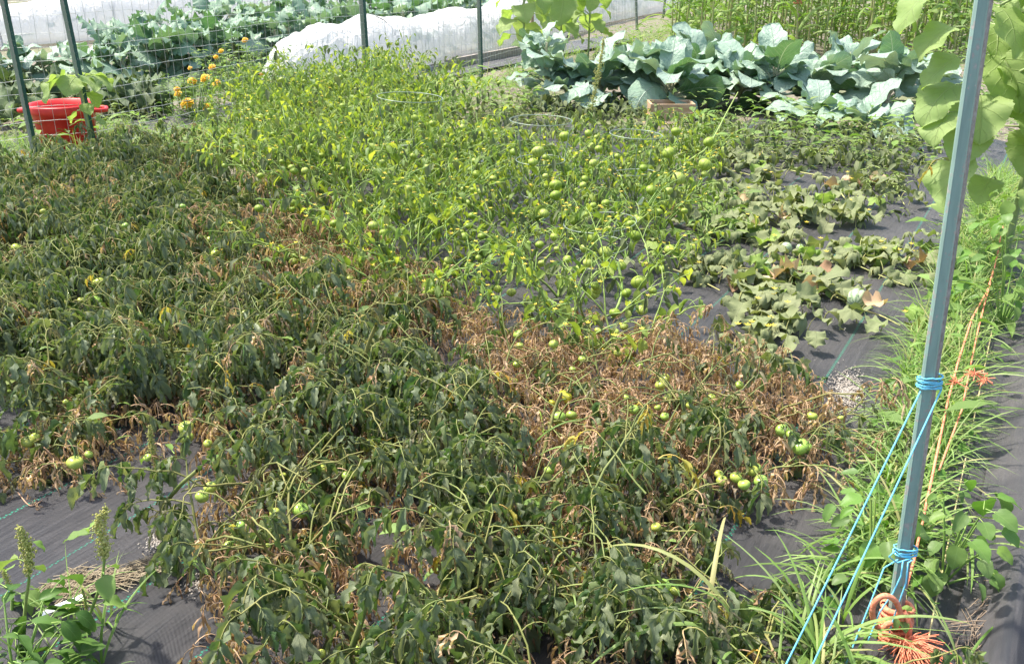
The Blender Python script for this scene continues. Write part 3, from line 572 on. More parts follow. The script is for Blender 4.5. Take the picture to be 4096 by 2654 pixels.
# wire mesh between the posts
def wire_fence():
    t = thing('wire_fence', 'galvanised wire mesh fence stretched between the dark green posts', 'wire fence', tuple(F0))
    path = [F0 - (F1 - F0) * 0 - VX * 2.2, F0, F1, F2, F3, F4]; hz, vt = MB(), MB(); r = random.Random(2)
    seg = [np.linalg.norm(path[i + 1] - path[i]) for i in range(5)]; tot = sum(seg)
    def at(s):
        for i in range(5):
            if s <= seg[i] or i == 4: return path[i] + (path[i + 1] - path[i]) * (s / seg[i])
            s -= seg[i]
    hs = [0.02 + 0.108 * k for k in range(15)]
    for h in hs:
        pts = []; s = 0; ph = r.uniform(0, 6)
        while s < tot:
            q = at(s).copy(); q[2] = h + 0.012 * math.sin(s * 1.7 + ph) + r.uniform(-0.004, 0.004); q += UX * (0.012 * math.sin(s * 0.9 + h * 3)); pts.append(q - F0); s += 0.11
        hz.tube(pts, [0.0016 + 0.00009 * max(0, depth_of(q + F0) - 6) for q in pts], 3)
    s = 0.0
    while s < tot:
        a = at(s); jx = r.uniform(-0.01, 0.01); pts = [a + VX * (jx + 0.006 * math.sin(h * 9 + s * 4)) + UX * (0.012 * math.sin(s * 0.9 + h * 3)) + np.array((0, 0, h)) - F0 for h in hs]
        vt.tube(pts, 0.0015 + 0.00009 * max(0, depth_of(a) - 6), 3); s += 0.095 if s < 14 else 0.12
    tag(hz.build('horizontal_wires', M['wire'], t), kind='stuff'); tag(vt.build('vertical_wires', M['wire'], t), kind='stuff')
wire_fence()

# ================================================================ ROW COVERS
def tunnel(name, label, path, hw, h, hoop, z0, close0=True, seed=1, fill='kale', nfill=40, bulge=0.0, sag=0.14, hp=None):
    r = random.Random(seed); path = [np.asarray(p, float) for p in path]
    seg = [np.linalg.norm(path[i + 1] - path[i]) for i in range(len(path) - 1)]; tot = sum(seg)
    def at(s):
        for i in range(len(seg)):
            if s <= seg[i] or i == len(seg) - 1:
                d = (path[i + 1] - path[i]) / seg[i]; return path[i] + d * s, d
            s -= seg[i]
    t = thing(name, label, 'row cover', tuple(path[0])); b = MB(); ns = int(tot / 0.07); na = 34; G = np.zeros((ns, na, 3)); A = np.linspace(0, PI, na)
    wr = [(r.uniform(3, 26), r.uniform(0, 6), r.uniform(-7, 7)) for _ in range(9)]; hv = {}
    for i in range(ns):
        s = i * tot / (ns - 1); p, d = at(s); side = np.array((d[1], -d[0], 0)); hk = hv.setdefault(int(s / hoop), r.uniform(0.86, 1.08)); hk2 = hv.setdefault(int(s / hoop) + 1, r.uniform(0.86, 1.08)); f = (s / hoop) % 1
        hh = h * (hk * (1 - f) + hk2 * f) * (1 - sag * math.sin(PI * f) ** 0.8); hh *= hp(s / tot) if hp else 1.0; e = min(1.0, s / (h * 1.5)) if close0 else 1.0
        ee = math.sin(e * PI / 2) ** 0.8; hh2 = hh * max(0.05, ee); ww = hw * (0.12 + 0.88 * ee) * (1 - 0.03 * math.sin(PI * f))
        for j, a in enumerate(A):
            w = sum(math.sin(k * s + p0 + a * q) for k, p0, q in wr) * 0.0035
            if close0 and e < 1: w += 0.035 * (1 - e) ** 0.6 * math.sin(a * 24 + 0.6 * math.sin(s * 3)) * math.sin(a)
            ca, sa = math.cos(a), math.sin(a); ra = 1 + w / hw * 2 + bulge * math.sin(s * 5.1) * math.exp(-((a - 0.7) / 0.4) ** 2)
            G[i, j] = p - path[0] - side * (-ca) * ww * ra * (abs(ca) ** -0.15 if abs(ca) > 0.05 else 1.5) + np.array((0, 0, z0 + hh2 * (sa ** 0.75) * ra))
    b.grid(G); b.build('cloth', M['cover'], t)
    s = 0.0 if not close0 else hoop
    while s < tot:
        p, d = at(s); side = np.array((d[1], -d[0], 0)); hk = hv.get(int(round(s / hoop)), 1.0)
        pts = [p - path[0] + side * math.cos(a) * hw * 0.97 + np.array((0, 0, z0 + h * hk * 0.97 * (hp(s / tot) if hp else 1) * math.sin(a) ** 0.75)) for a in np.linspace(0.03, PI - 0.03, 12)]
        hb = MB(); hb.tube(pts, 0.006, 5); hb.build('hoop', M['black'], t); s += hoop
    fb = MB()
    for k in range(nfill):
        s = r.uniform(0.5, tot); p, d = at(s); side = np.array((d[1], -d[0], 0)); L_ = r.choice(LIB[fill])
        fb.put(L_[0], TM(p - path[0] + side * r.uniform(-0.5, 0.5) * hw + np.array((0, 0, z0 + r.uniform(0.05, h * 0.35))), r.uniform(0, 6.3), r.uniform(0.7, 1.0)), r.random())
    o = fb.build('covered_plants', [M['kale'], M['brasstem']], t); tag(o, kind='stuff')
    return t
ax0 = UX * -0.42
J = [P(289, 98) + ax0, P(406, 76) + ax0, P(516, 52) + ax0, P(605, 23) + ax0, P(700, 4) + ax0]
tunnel('row_cover', 'long white cloth row cover on low hoops with its gathered end by the fence', J, 0.5, 0.78, 2.1, 0.02, True, 4, nfill=120, bulge=0.03)
K = [P(-140, 62) + ax0, P(0, 48) + ax0, P(150, 36) + ax0, P(300, 18) + ax0, P(420, 6) + ax0]
tunnel('row_cover', 'smooth white cloth row cover behind the kale and collards', K, 0.55, 1.0, 4.5, 0.02, False, 9, nfill=30, sag=0.08, hp=lambda f: 0.62 + 0.38 * min(1, max(0, (f - 0.12) / 0.25)))
def plank(name, label, a, b_, h, th, m, group=None, cat='plank'):
    a = np.asarray(a); b_ = np.asarray(b_); d = b_ - a; L = np.linalg.norm(d[:2]); an = math.atan2(d[1], d[0]); bb = MB()
    n = 10; G = np.zeros((n, 4, 3))
    for i in range(n):
        x = -L / 2 + L * i / (n - 1); w = 0.004 * math.sin(i * 1.9)
        G[i] = [(x, -th / 2 + w, 0), (x, th / 2 + w, 0), (x, th / 2 + w, h), (x, -th / 2 + w, h)]
    bb.grid(G, close=True); bb.add(G[0], [(0, 1, 2, 3)]); bb.add(G[-1], [(3, 2, 1, 0)])
    o = bb.build(name, m, smooth=False); o.location = (a + b_) / 2; o.rotation_euler = (0, 0, an); return tag(o, label, cat, group)
plank('weathered_plank', 'grey weathered plank lying along the foot of the white row cover', P(355, 82), P(443, 70), 0.10, 0.05, M['greywood'])
plank('weathered_plank', 'long grey board edging the bed under the row cover', P(446, 70), P(520, 55), 0.14, 0.05, M['greywood'])
plank('wooden_board', 'pale brown board showing through a gap under the row cover', P(449, 66, 0), P(474, 61, 0), 0.18, 0.04, M['wood'])
# wooden crate by the collards
t = thing('wooden_crate', 'pale wooden crate half hidden under the collard leaves', 'crate', tuple(P(672, 121))); cw = 0.44
for zz in (0.0, 0.085):
    b = MB(); b.box((0, 0, 0.04 + zz), (cw, 0.018, 0.078)); b.build('board', M['wood'], t, smooth=False)
    b = MB(); b.box((0, 0.28, 0.04 + zz), (cw, 0.018, 0.078)); b.build('board', M['wood'], t, smooth=False)
for sx in (-1, 1):
    b = MB(); b.box((sx * (cw / 2 - 0.012), 0.14, 0.082), (0.02, 0.262, 0.164)); b.build('side_board', M['wood'], t, smooth=False)

# ================================================================ RED TUB
def tub():
    c = P(56, 152); t = thing('red_tub', 'red plastic tub with a moulded handle behind the wire fence', 'tub', tuple(c + (0, 0.26, 0))); t.scale = (1.05, 1.05, 1.05)
    b = MB(); n = 40; an = np.arange(n) * 2 * PI / n
    pr = [(0.0, 0.01), (0.20, 0.01), (0.205, 0.02), (0.235, 0.27), (0.262, 0.285), (0.262, 0.30), (0.268, 0.335), (0.262, 0.345), (0.245, 0.34), (0.225, 0.28), (0.19, 0.04), (0.0, 0.035)]
    G = np.array([[(r * math.cos(a), r * math.sin(a), z) for a in an] for r, z in pr]); b.grid(G, close=True); b.build('body', M['red'], t)
    for s in (-1, 1):
        hb = MB(); hb.tube([(s * 0.25, -0.08, 0.30), (s * 0.32, -0.07, 0.295), (s * 0.345, 0.0, 0.29), (s * 0.32, 0.07, 0.295), (s * 0.25, 0.08, 0.30)], 0.018, 8); hb.build('handle', M['red'], t)
tub()

# ================================================================ TOMATO CAGES, STAKES
def cage(px, py, h, d, label, low=0.0):
    c = P(px, py, h); t = thing('tomato_cage', label, 'plant cage', (c[0], c[1], 0), 0, 'wire tomato cages among the tomatillos'); r = random.Random(int(px))
    for k, (z, q) in enumerate(((h, 1.0), (h * 0.62, 0.8), (h * 0.3, 0.62))):
        tl = r.uniform(-0.12, 0.12); b = MB(); b.tube([(math.cos(a) * d / 2 * q, math.sin(a) * d / 2 * q, z + tl * d * 0.35 * math.cos(a + k)) for a in np.linspace(0, 2 * PI, 40)], 0.0026, 5); b.build('ring', M['cagew'], t)
    for k in range(3):
        a = k * 2.1 + r.uniform(0, 1); b = MB(); b.tube([(math.cos(a) * d / 2, math.sin(a) * d / 2, h), (math.cos(a) * d / 4, math.sin(a) * d / 4, 0.0)], 0.0026, 5); b.build('leg', M['cagew'], t)
cage(410, 97, 0.72, 0.40, 'round wire cage ring standing clear above the green ground cover')
cage(541, 120, 0.62, 0.37, 'wire cage ring between the tomatillos and the dark wilted patch')
cage(636, 134, 0.58, 0.30, 'wire cage ring below the wooden crate')
cage(600, 222, 0.30, 0.36, 'low wire cage ring hidden among hanging tomatillo husks')
for (x0, y0, x1, y1, lab) in ((568, 35, 551, 90, 'thin black stake leaning through the collard bed'), (622, 45, 626, 62, 'short black stake standing behind collard leaves')):
    B_ = P(x1, y1); T_ = at_Y(x0, y0, B_[1]); b = MB(); b.tube([(0, 0, 0), T_ - B_], 0.009, 6); o = b.build('stake', M['black']); o.location = B_; tag(o, lab, 'stake', None)
B_ = P(533, 50); b = MB(); b.tube([(0, 0, 0), at_Y(531, -20, B_[1]) - B_], 0.03, 8); o = b.build('stake', M['drystem']); o.location = B_; tag(o, 'brown wooden stake beside the tall sunflower', 'stake')
b = MB(); b.box((0, 0, 0.02), (0.028, 0.002, 0.045)); o = b.build('plant_tag', M['white'], smooth=False); o.location = P(639, 204, 0.33); o.rotation_euler = (0.3, 0.2, 0.3); tag(o, 'small white plant tag caught among the tomatillos', 'plant tag')
b = MB(); b.box((0, 0, 0.004), (0.11, 0.022, 0.003)); o = b.build('plant_tag', M['white'], smooth=False); o.location = P(62, 606, 0.03); o.rotation_euler = (0, 0.1, 0.85); tag(o, 'fallen white plant label lying on the fabric by dry roots', 'plant tag')

# ================================================================ TWINE AND ROPE
def twine(name, label, lines, r, m, cat='twine', parent=None):
    o0 = np.asarray(lines[0][0]); b = MB()
    for l in lines: b.tube(np.asarray(l) - o0, r, 6)
    o = b.build(name, m, parent); o.location = tuple(o0); return tag(o, label, cat) if parent is None else o
def helix(c, ax, rx, ry, turns, pitch, n=26, jit=0.0015, seed=1, rot=0.0):
    r = random.Random(seed); ax = ax / np.linalg.norm(ax); x = np.array((1, 0, 0.0)); x -= ax * np.dot(x, ax); x /= np.linalg.norm(x); y = np.cross(ax, x); pts = []
    for i in range(int(turns * n)):
        a = i / n * 2 * PI + rot; k = 1 / max(abs(math.cos(a)) ** 3 + abs(math.sin(a)) ** 3, 1e-3) ** (1 / 3)
        pts.append(c + x * rx * math.cos(a) * k + y * ry * math.sin(a) * k + ax * (pitch * i / n + 0.004 * math.sin(i / n * 2.3) + r.uniform(-jit, jit)))
    return pts
def anchor(px, py): return P(px, py)
wa = on_post(389); wb = on_post(555)
l1 = [helix(wa + (0, 0.004, 0), ax_post, 0.0255, 0.018, 6.3, 0.0048, seed=1)]
s1 = wa + (-0.023, -0.008, 0.0); s2 = wa + (0.024, -0.006, 0.004)
def straight(a, b, n=14, sag=0.0): return [a + (b - a) * t - np.array((0, 0, sag * 4 * t * (1 - t))) for t in np.linspace(0, 1, n)]
a1, a2 = anchor(733, 770), anchor(760, 775)
l1 += [straight(s1, a1, sag=0.004), straight(s2, a2, sag=0.004)]
twine('blue_twine', 'two taut bright blue strings running down from wraps on the teal post', l1, 0.002, M['blue'])
l2 = [helix(wb + (0, 0.004, 0), ax_post, 0.0255, 0.018, 4.2, 0.005, seed=3)]
yb = wb[1] - 0.03
l2 += [[wb + (-0.022, -0.012, 0), at_Y(884, 567, yb - 0.01), at_Y(870, 603, yb - 0.04), at_Y(852, 648, yb - 0.10), at_Y(835, 690, yb - 0.16)],
       [wb + (0.0, -0.012, 0), at_Y(903, 560, yb), at_Y(901, 575, yb - 0.005), at_Y(893, 592, yb - 0.02), at_Y(880, 611, yb - 0.04), at_Y(868, 640, yb - 0.07)],
       [wb + (0.014, -0.012, 0), at_Y(908, 562, yb), at_Y(906, 582, yb - 0.01), at_Y(898, 604, yb - 0.03), at_Y(889, 632, yb - 0.04)],
       [wb + (0.006, -0.014, 0.004), at_Y(897, 562, yb), at_Y(889, 556, yb - 0.012), at_Y(895, 550, yb - 0.014), at_Y(901, 556, yb - 0.01)]]
twine('blue_twine', 'blue twine tied lower on the teal post with loose hanging ends', l2, 0.0019, M['blue'])
def rope():
    c = on_post(634); t = thing('orange_rope', 'orange rope coiled in a knot round the foot of the teal post', 'rope', tuple(c)); b = MB()
    b.tube([p - c for p in helix(on_post(645), ax_post, 0.032, 0.026, 7.5, 0.0135, 22, 0.001, 5)], 0.0072, 7)
    b.build('coil', M['orange'], t)
    b = MB(); y0 = c[1] - 0.035
    lp = [at_Y(902, 619, y0), at_Y(896, 601, y0 - 0.008), at_Y(884, 595, y0 - 0.012), at_Y(874, 603, y0 - 0.012), at_Y(873, 618, y0 - 0.01), at_Y(880, 628, y0), at_Y(891, 622, y0), at_Y(905, 628, y0 + 0.01)]
    lp2 = [at_Y(903, 610, y0), at_Y(909, 622, y0 - 0.01), at_Y(908, 640, y0 - 0.01), at_Y(901, 652, y0 - 0.01)]
    sm = lambda q, n=5: [tuple(x) for x in catmull(q, n)]
    b.tube(np.array(sm(lp)) - c, 0.0068, 7); b.tube(np.array(sm(lp2)) - c, 0.0068, 7)
    b.build('loop', M['orange'], t)
    b = MB(); r = random.Random(3); e = at_Y(902, 643, y0 - 0.03)
    for k in range(240):
        d = np.array((r.uniform(-0.2, 1.0), r.uniform(-0.6, 0.2), r.uniform(-0.55, 0.2))); d /= np.linalg.norm(d); L = r.uniform(0.04, 0.10)
        b.tube([e - c + np.array((r.uniform(-.006, .006), 0, r.uniform(-.008, .008))), e - c + d * L * 0.5 + (0, 0, 0.01), e - c + d * L + np.array((r.uniform(-.02, .02), 0, r.uniform(-.02, .01)))], 0.0013, 3)
    b.build('frayed_end', M['orange'], t)
def catmull(q, n=5):
    q = [np.asarray(x, float) for x in q]; q = [2 * q[0] - q[1]] + q + [2 * q[-1] - q[-2]]; o = []
    for i in range(1, len(q) - 2):
        for k in range(n):
            t = k / n; a, b_, c_, d = q[i - 1], q[i], q[i + 1], q[i + 2]
            o.append(0.5 * ((2 * b_) + (c_ - a) * t + (2 * a - 5 * b_ + 4 * c_ - d) * t * t + (3 * b_ - a - 3 * c_ + d) * t ** 3))
    o.append(q[-2]); return o
rope()
r0 = on_post(600)
def row_rope(pxs, h, label, rr):
    pts = [P(x, y, h + 0.02 * math.sin(i * 2.1)) for i, (x, y) in enumerate(pxs)]
    twine('orange_rope', label, [[r0 + np.array((0.02, 0.02, 0))] + pts] if pxs[0][1] > 500 else [pts], rr, M['orange'], 'rope')
row_rope([(914, 560), (931, 482), (948, 400), (958, 362), (972, 318), (987, 291), (996, 262), (1003, 226)], 0.13, 'orange rope running through the tall grass away from the teal post', 0.0038)
row_rope([(939, 470), (962, 409), (970, 368), (978, 330), (984, 306), (994, 270)], 0.12, 'second thinner orange rope lying in the grass strip', 0.003)
r = random.Random(8); tt = thing('rope_tuft', 'frayed orange rope ends in the grass near the tan cord', 'rope', tuple(P(975, 372, 0.2)))
for c_ in (P(975, 372, 0.2), P(985, 378, 0.17), P(957, 382, 0.2)):
    b = MB()
    for k in range(26):
        d = np.array((r.uniform(-1, 1), r.uniform(-1, 1), r.uniform(-0.8, 0.5))) * 0.035; b.tube([c_ - P(975, 372, 0.2), c_ - P(975, 372, 0.2) + d * 0.5, c_ - P(975, 372, 0.2) + d], 0.0016, 3)
    b.build('frayed_end', M['orange'], tt)
twine('tan_cord', 'thin tan cord stretched along the edge of the dark fabric', [straight(P(928, 640, 0.045), P(1018, 205, 0.05), 60)], 0.0022, M['cord'], 'cord')

# ================================================================ FRUIT SEEN ONE BY ONE (pixel in the photograph, width in pixels)
TOMS = [(17,248,10.8),(98,283,13),(97.6,293,10),(96.5,300.5,11),(93,308,8),(67,302,9.5),(138,315,9),(215.7,254,10),(210.6,239.7,8.5),(225,292,7),(245,313,7),(43,211,6),(81,300,7),
 (105.6,367,9.7),(66,401.6,6),(28,441,13),(35,437,9.5),(75,462,15.3),(89,454,8),(176.5,352,7.5),(186,427,14.5),(187,437,12.5),(147.5,457,8),(217,400.5,7),(208,443,8.5),(7,392,9),(210,487,12),(202,496,13),
 (368,445,13.5),(321.5,468.6,13),(283,475,7),(346.5,475,9),(498.6,411,8),(275,512.3,11),(301,509.5,16),(267.6,545,5),(369.8,639,11.5),(321,653,9.5),(434,511,10),(483.8,604,13.5),(355.6,649.7,9),
 (239.5,524.8,11),(228.7,545,9.7),(305,170,7),(280.6,246.5,6),(303,259.5,8.5),(294,255.5,7),(376,276,6),(297.7,305,8),(350,278,6.5),(387,319,7),
 (558,417,15.5),(571.5,414.6,11),(664.6,378.3,11),(660.6,384.6,11),(739.5,384.6,8.5),(744,350,6),(711.7,397,8),(664.6,416,8.5),(582.3,358.5,8),(518,334,9.5),(517,364,8),(614.7,331.8,9),(617.5,353,8),
 (631.7,341,7.5),(668,397.6,9),(634,409,10),(514,380.6,8),(626,397,6.5),(569.8,441.9,8.5),(657.8,407,7),(572.6,369,7),(549,470,10),(719,473.7,9),
 (782,430,13),(812,415.6,10.5),(791,434,9),(800,446,17),(840.6,417.4,6),(761,480.6,13.5),(752.4,470,12),(807,446,10),(722,480,11),(736,477,12),(744,484,12),(756,467,10),
 (656,526.5,10),(663.4,586,16),(675,590.6,10),(520,538,8.5),(183,206,6),(125,225,6),(560,330,7),(596,345,8),(690,405,8),(640,365,7),(520,345,7),(598,330,7)]
YTOMS = [(564.7, 396.5, 15), (552, 402, 7)]
def hz(l, dx, dy, k): return [(dx + a / k, dy + b_ / k, c_ / k) for a, b_, c_ in l]
HUSKS = hz([(570,95,90),(335,230,105),(290,325,80),(125,235,70),(870,205,65),(820,330,70),(1485,240,105),(1840,145,95),(1810,345,115),(1575,465,110),(1335,570,95),(1265,375,70),(490,525,105),(488,615,95),
 (750,470,60),(730,525,60),(400,445,50),(820,705,60),(930,685,75),(390,775,80),(1145,870,80),(1230,830,70),(1400,760,60),(945,920,80),(825,990,95),(1195,970,95),(930,1120,120),(350,1050,75),(745,1085,80),
 (590,1180,75),(370,1215,65),(500,1090,50),(1495,1095,90),(1070,1235,85),(1225,1380,135),(820,1485,110),(1115,1475,85),(1345,1455,75),(15,1290,60),(100,1470,80),(720,1280,55),(480,985,75),(245,1045,60),
 (1625,755,60),(1035,270,50),(1550,55,80),(780,70,65)], 500, 125, 8.81)
HUSKS += [(615,312.5,11),(641.9,309.6,11),(503,318,6),(597,321,7),(624,326,8)]
HUSKS += hz([(1130,345,60),(820,165,45),(1410,205,70),(905,325,50),(2040,360,65),(1700,380,45),(2000,215,80),(970,615,70),(1560,145,50),(280,100,45),(90,225,55),(1930,665,70),(1860,720,50),(1890,760,80),
 (2040,755,70),(1930,1020,75),(1730,1000,60),(2180,1220,70),(2170,1310,80),(1545,870,35)], 250, 150, 8.81)
HUSKS += hz([(640,845,55),(735,840,50),(85,920,45),(160,925,45),(1295,1235,50),(435,1350,55),(1555,1150,40)], 250, 0, 7.93)
def hh_tom(y): return 0.13 if y > 330 else (0.16 if y > 230 else 0.3)
def hh_husk(y): return 0.10 + 0.42 * min(1, max(0, (300 - y) / 170))
FX = []   # kind, world position, radius
for x, y, w in TOMS: p = P(x, y, hh_tom(y)); FX.append(('tomato', p, w / 2 * depth_of(p) / FPX))
for x, y, w in YTOMS: p = P(x, y, 0.10); FX.append(('tomyel', p, w / 2 * depth_of(p) / FPX))
for x, y, w in HUSKS: p = P(x, y, hh_husk(y)); FX.append(('husk', p, w / 2 * depth_of(p) / FPX))
FP = np.array([f[1] for f in FX]); FRr = np.array([f[2] for f in FX]); CAMP = np.array((0, 0, CAM_H)); FD = CAMP - FP; FD /= np.linalg.norm(FD, axis=1)[:, None]
def hides(p, drop=0.05, r=0.052):
    """leaf at p hangs in front of one of the listed fruits"""
    q = np.asarray(p, float) - (0, 0, drop) - FP; t = (q * FD).sum(1); d = np.linalg.norm(q - FD * t[:, None], axis=1)
    return bool(((t > -0.02) & (t < 1.0) & (d < FRr * 0.8 + r)).any())

def stem_path(base, az, p0, p1, L, r, n=8, wob=0.26):
    pts = [np.asarray(base, float)]; a = az; 
    for i in range(n):
        t = i / (n - 1); p = p0 + (p1 - p0) * t + r.uniform(-wob, wob); a += r.uniform(-wob, wob)
        q = pts[-1] + np.array((math.cos(p) * math.cos(a), math.cos(p) * math.sin(a), math.sin(p))) * L / n
        if q[2] < 0.025: q[2] = 0.025 + r.uniform(0, 0.01)
        pts.append(q)
    return pts
def fin(pts, s):
    s = s * (len(pts) - 1); i = min(int(s), len(pts) - 2); return pts[i] + (pts[i + 1] - pts[i]) * (s - i), pts[i + 1] - pts[i]
def tomato_skeleton(r, ns, L, el=(0.7, 1.35)):
    """main stems with side shoots; returns tubes and leaf nodes in plant space"""
    tubes, nodes = [], []; a0 = r.uniform(0, 6.3)
    for k in range(ns):
        LL = L * r.uniform(0.75, 1.2); p = stem_path((r.uniform(-.02, .02), r.uniform(-.02, .02), 0), a0 + k * 2 * PI / ns + r.uniform(-.5, .5), r.uniform(*el), r.uniform(-0.2, 0.8), LL, r)
        tubes.append((p, 0.0054, 0.0022)); n = int(LL / 0.036)
        for i in range(2, n + 1):
            s = i / n; q, d = fin(p, s); az = math.atan2(d[1], d[0]) + (1.3 if i % 2 else -1.3) + r.uniform(-.5, .5); nodes.append((q, az, r.uniform(0.85, 1.25)))
        for j in range(r.choice([2, 3, 3, 4])):
            s = r.uniform(0.25, 0.9); q, d = fin(p, s); l2 = r.uniform(0.10, 0.26); az = math.atan2(d[1], d[0]) + r.choice([-1, 1]) * r.uniform(0.5, 1.3)
            p2 = stem_path(q, az, r.uniform(0.2, 1.2), r.uniform(-0.3, 0.6), l2, r, 5); tubes.append((p2, 0.003, 0.0016)); m = int(l2 / 0.035)
            for i in range(1, m + 1): q2, d2 = fin(p2, i / m); nodes.append((q2, math.atan2(d2[1], d2[0]) + (1.3 if i % 2 else -1.3) + r.uniform(-.5, .5), r.uniform(0.75, 1.15)))
            nodes.append((p2[-1], az, 1.0))
        nodes.append((p[-1], az, 1.1))
    return tubes, nodes
PLANTS = {'tomato': [], 'husk': []}
OPEN = [[(-90,425),(20,430),(22,460),(30,500),(75,505),(130,478),(118,520),(165,545),(175,610),(165,650),(120,720),(60,720),(50,600),(-90,600)], [(135,398),(180,388),(205,402),(165,432),(118,445)],
 [(598,470),(630,472),(640,500),(655,515),(700,500),(745,492),(790,488),(835,560),(810,650),(745,668),(702,650),(690,612),(655,592),(618,566),(618,535),(600,505)], [(505,448),(545,452),(575,475),(560,502),(500,482)], [(415,345),(460,350),(455,374),(425,370)],
 [(500,305),(600,292),(700,300),(745,335),(780,375),(850,412),(960,300),(960,160),(740,170),(690,240)], [(540,555),(600,545),(600,600),(560,600)], [(770,480),(1024,400),(1024,720),(740,720),(780,600)]]
def is_open(p):
    q = pix(p); return any(inpoly(q, o) for o in OPEN)
def tomato_plant(base, r, ns, L, dry, near, label, group, grey=0.25, el=(0.7, 1.35), clip=True):
    t = thing('tomato_plant', label, 'tomato plant', tuple(base), 0, group); tubes, nodes = tomato_skeleton(r, ns, L, el); b = MB()
    for p, r0_, r1_ in tubes:
        if clip and (is_open(np.asarray(base) + p[-1]) or is_open(np.asarray(base) + p[len(p) // 2])) and len(b.V): continue
        b.tube(p, np.linspace(r0_, r1_, len(p)), 5 if near else 4, tint=r.random())
    b.build('stem', M['drystem'] if dry > 0.85 else M['tomstem'], t); fo = MB(); db = MB(); yb_ = MB()
    for q, az, s in nodes:
        low = q[2] < 0.13; x = r.random(); pd = min(1.0, dry + (0.35 if low else 0) * (0.5 + dry))
        key = 'brown' if x < pd else ('yellow' if x > 0.985 else ('tomgrey' if r.random() < grey else 'tom'))
        if hides(np.asarray(base) + q) and r.random() < 0.92: continue
        if not clip and inpoly(pix(np.asarray(base) + q), [(858, 535), (925, 535), (930, 680), (845, 680)]): continue
        if clip and (is_open(np.asarray(base) + q - (0, 0, .03)) or is_open(np.asarray(base) + q - (0, 0, .08))): continue
        s2 = s * r.uniform(0.85, 1.15)
        if near: put_leaf(t, key, q, az, s2, 0, r)
        else:
            (db if key == 'brown' else yb_ if key == 'yellow' else fo).put(r.choice(LIB[key + 'lo'])[0], TM(q, az, s2), r.random())
    if fo.n: tag(fo.build('foliage', [M['tom'], M['tomstem']], t), kind='stuff')
    if yb_.n: tag(yb_.build('yellow_foliage', [M['yellow'], M['yelstem']], t), kind='stuff')
    if db.n: tag(db.build('dry_foliage', [M['brown'], M['drystem']], t), kind='stuff')
    PLANTS['tomato'].append((np.asarray(base), t)); return t

# -------- canopy zones in photograph pixels
Z_TOM = [(-70,170),(20,160),(100,150),(180,140),(235,160),(300,195),(345,235),(400,262),(430,300),(470,320),(520,330),(600,320),(660,325),(735,345),(765,365),(780,410),(775,470),(745,500),(700,505),(720,560),(690,600),(700,640),(720,720),(150,720),(140,640),(120,580),(115,520),(150,495),(185,470),(150,440),(130,410),(90,385),(40,405),(-70,410)]
Z_HOLE = [[(405,345),(470,335),(480,365),(420,375)],[(455,300),(560,295),(600,318),(480,325)],[(130,395),(185,385),(205,420),(170,470),(120,470)],[(590,395),(640,400),(640,430),(600,430)],[(600,455),(660,460),(670,500),(610,500)],[(730,395),(790,400),(770,440),(730,430)]]
Z_DRY = [([(205,195),(320,200),(400,240),(400,300),(330,300),(230,260)], 0.6), ([(395,250),(490,262),(490,340),(400,345)], 0.85), ([(470,315),(640,318),(770,350),(795,425),(770,480),(700,470),(600,430),(520,400),(480,370)], 0.72), ([(115,405),(190,380),(250,360),(280,400),(200,450),(120,430)], 0.5), ([(720,470),(800,455),(790,500),(730,505)], 0.7)]
Z_TILO = [(250,95),(290,70),(330,58),(400,68),(440,110),(470,130),(560,132),(640,130),(690,105),(715,135),(700,190),(660,250),(640,300),(560,292),(480,275),(430,262),(380,250),(310,195),(245,160)]
LMT = [(30,185,'below the red tub'),(100,180,'near the young sunflower'),(190,180,'below the marigolds'),(131,335,'around the lumpy amaranth spike'),(157,275,'around the broad leaved amaranth'),(98,290,'by the stacked trio of green tomatoes'),(17,248,'by a lone round green tomato'),
 (70,430,'above the open grey fabric'),(186,430,'by the heaped pale tomatoes'),(370,370,'around the thick steep pale stem'),(270,530,'around scattered pale tomatoes'),(360,620,'around the stout crossing stem'),(564,400,'by the yellow tomato'),(662,382,'by a touching pair of tomatoes'),
 (790,430,'by the fruit next to the grass'),(740,478,'by the five heaped green fruit'),(510,570,'by a grass tuft'),(368,445,'by the lobed green tomato'),(213,247,'by two shaded green tomatoes'),(300,250,'by the browned centre of the patch'),(240,600,'beside the dry roots on fabric'),(620,345,'below the hanging husks'),(20,330,'where dark foliage is densest'),(480,500,'beside a small gap of bare fabric'),(600,640,'before the tall thin grass')]
def near_lm(L_, px, py): return min(L_, key=lambda q: (q[0] - px) ** 2 + (q[1] - py) ** 2)[2]
def lab_tom(px, py, dry=0):
    k = 'shrivelled brown tomato plant' if dry > 0.5 else 'wilted dark green tomato plant' if py < 400 else 'drooping thick stemmed tomato plant'
    l = k + ' ' + near_lm(LMT, px, py); return l, k + 's ' + near_lm(LMT, px, py)
LMH = [(300,80,'before the gathered cover end'),(362,70,'at the foot of the middle fence post'),(410,110,'around the clear standing cage ring'),(250,130,'beside the marigolds'),(290,180,'against the dark wilted tomatoes'),(380,170,'in the bright middle of the row'),(340,230,'by the browned stems'),(495,160,'around the tan seeding stalk'),(541,130,'around the cage ring by the dark patch'),
 (636,145,'below the wooden crate'),(597,110,'around the lambsquarters spike'),(555,190,'by a stacked pair of ribbed husks'),(640,205,'around the white plant tag'),(700,160,'around the long slanting stem'),(600,230,'around the low hidden cage'),(615,290,'over the open fabric edge'),(510,270,'above the straw coloured stems'),(450,230,'in the shaded hollow of the row'),(670,240,'next to the melon vines')]
rr_ = random.Random(21); pts = []
cnt = [0, 0]
v = 1.0
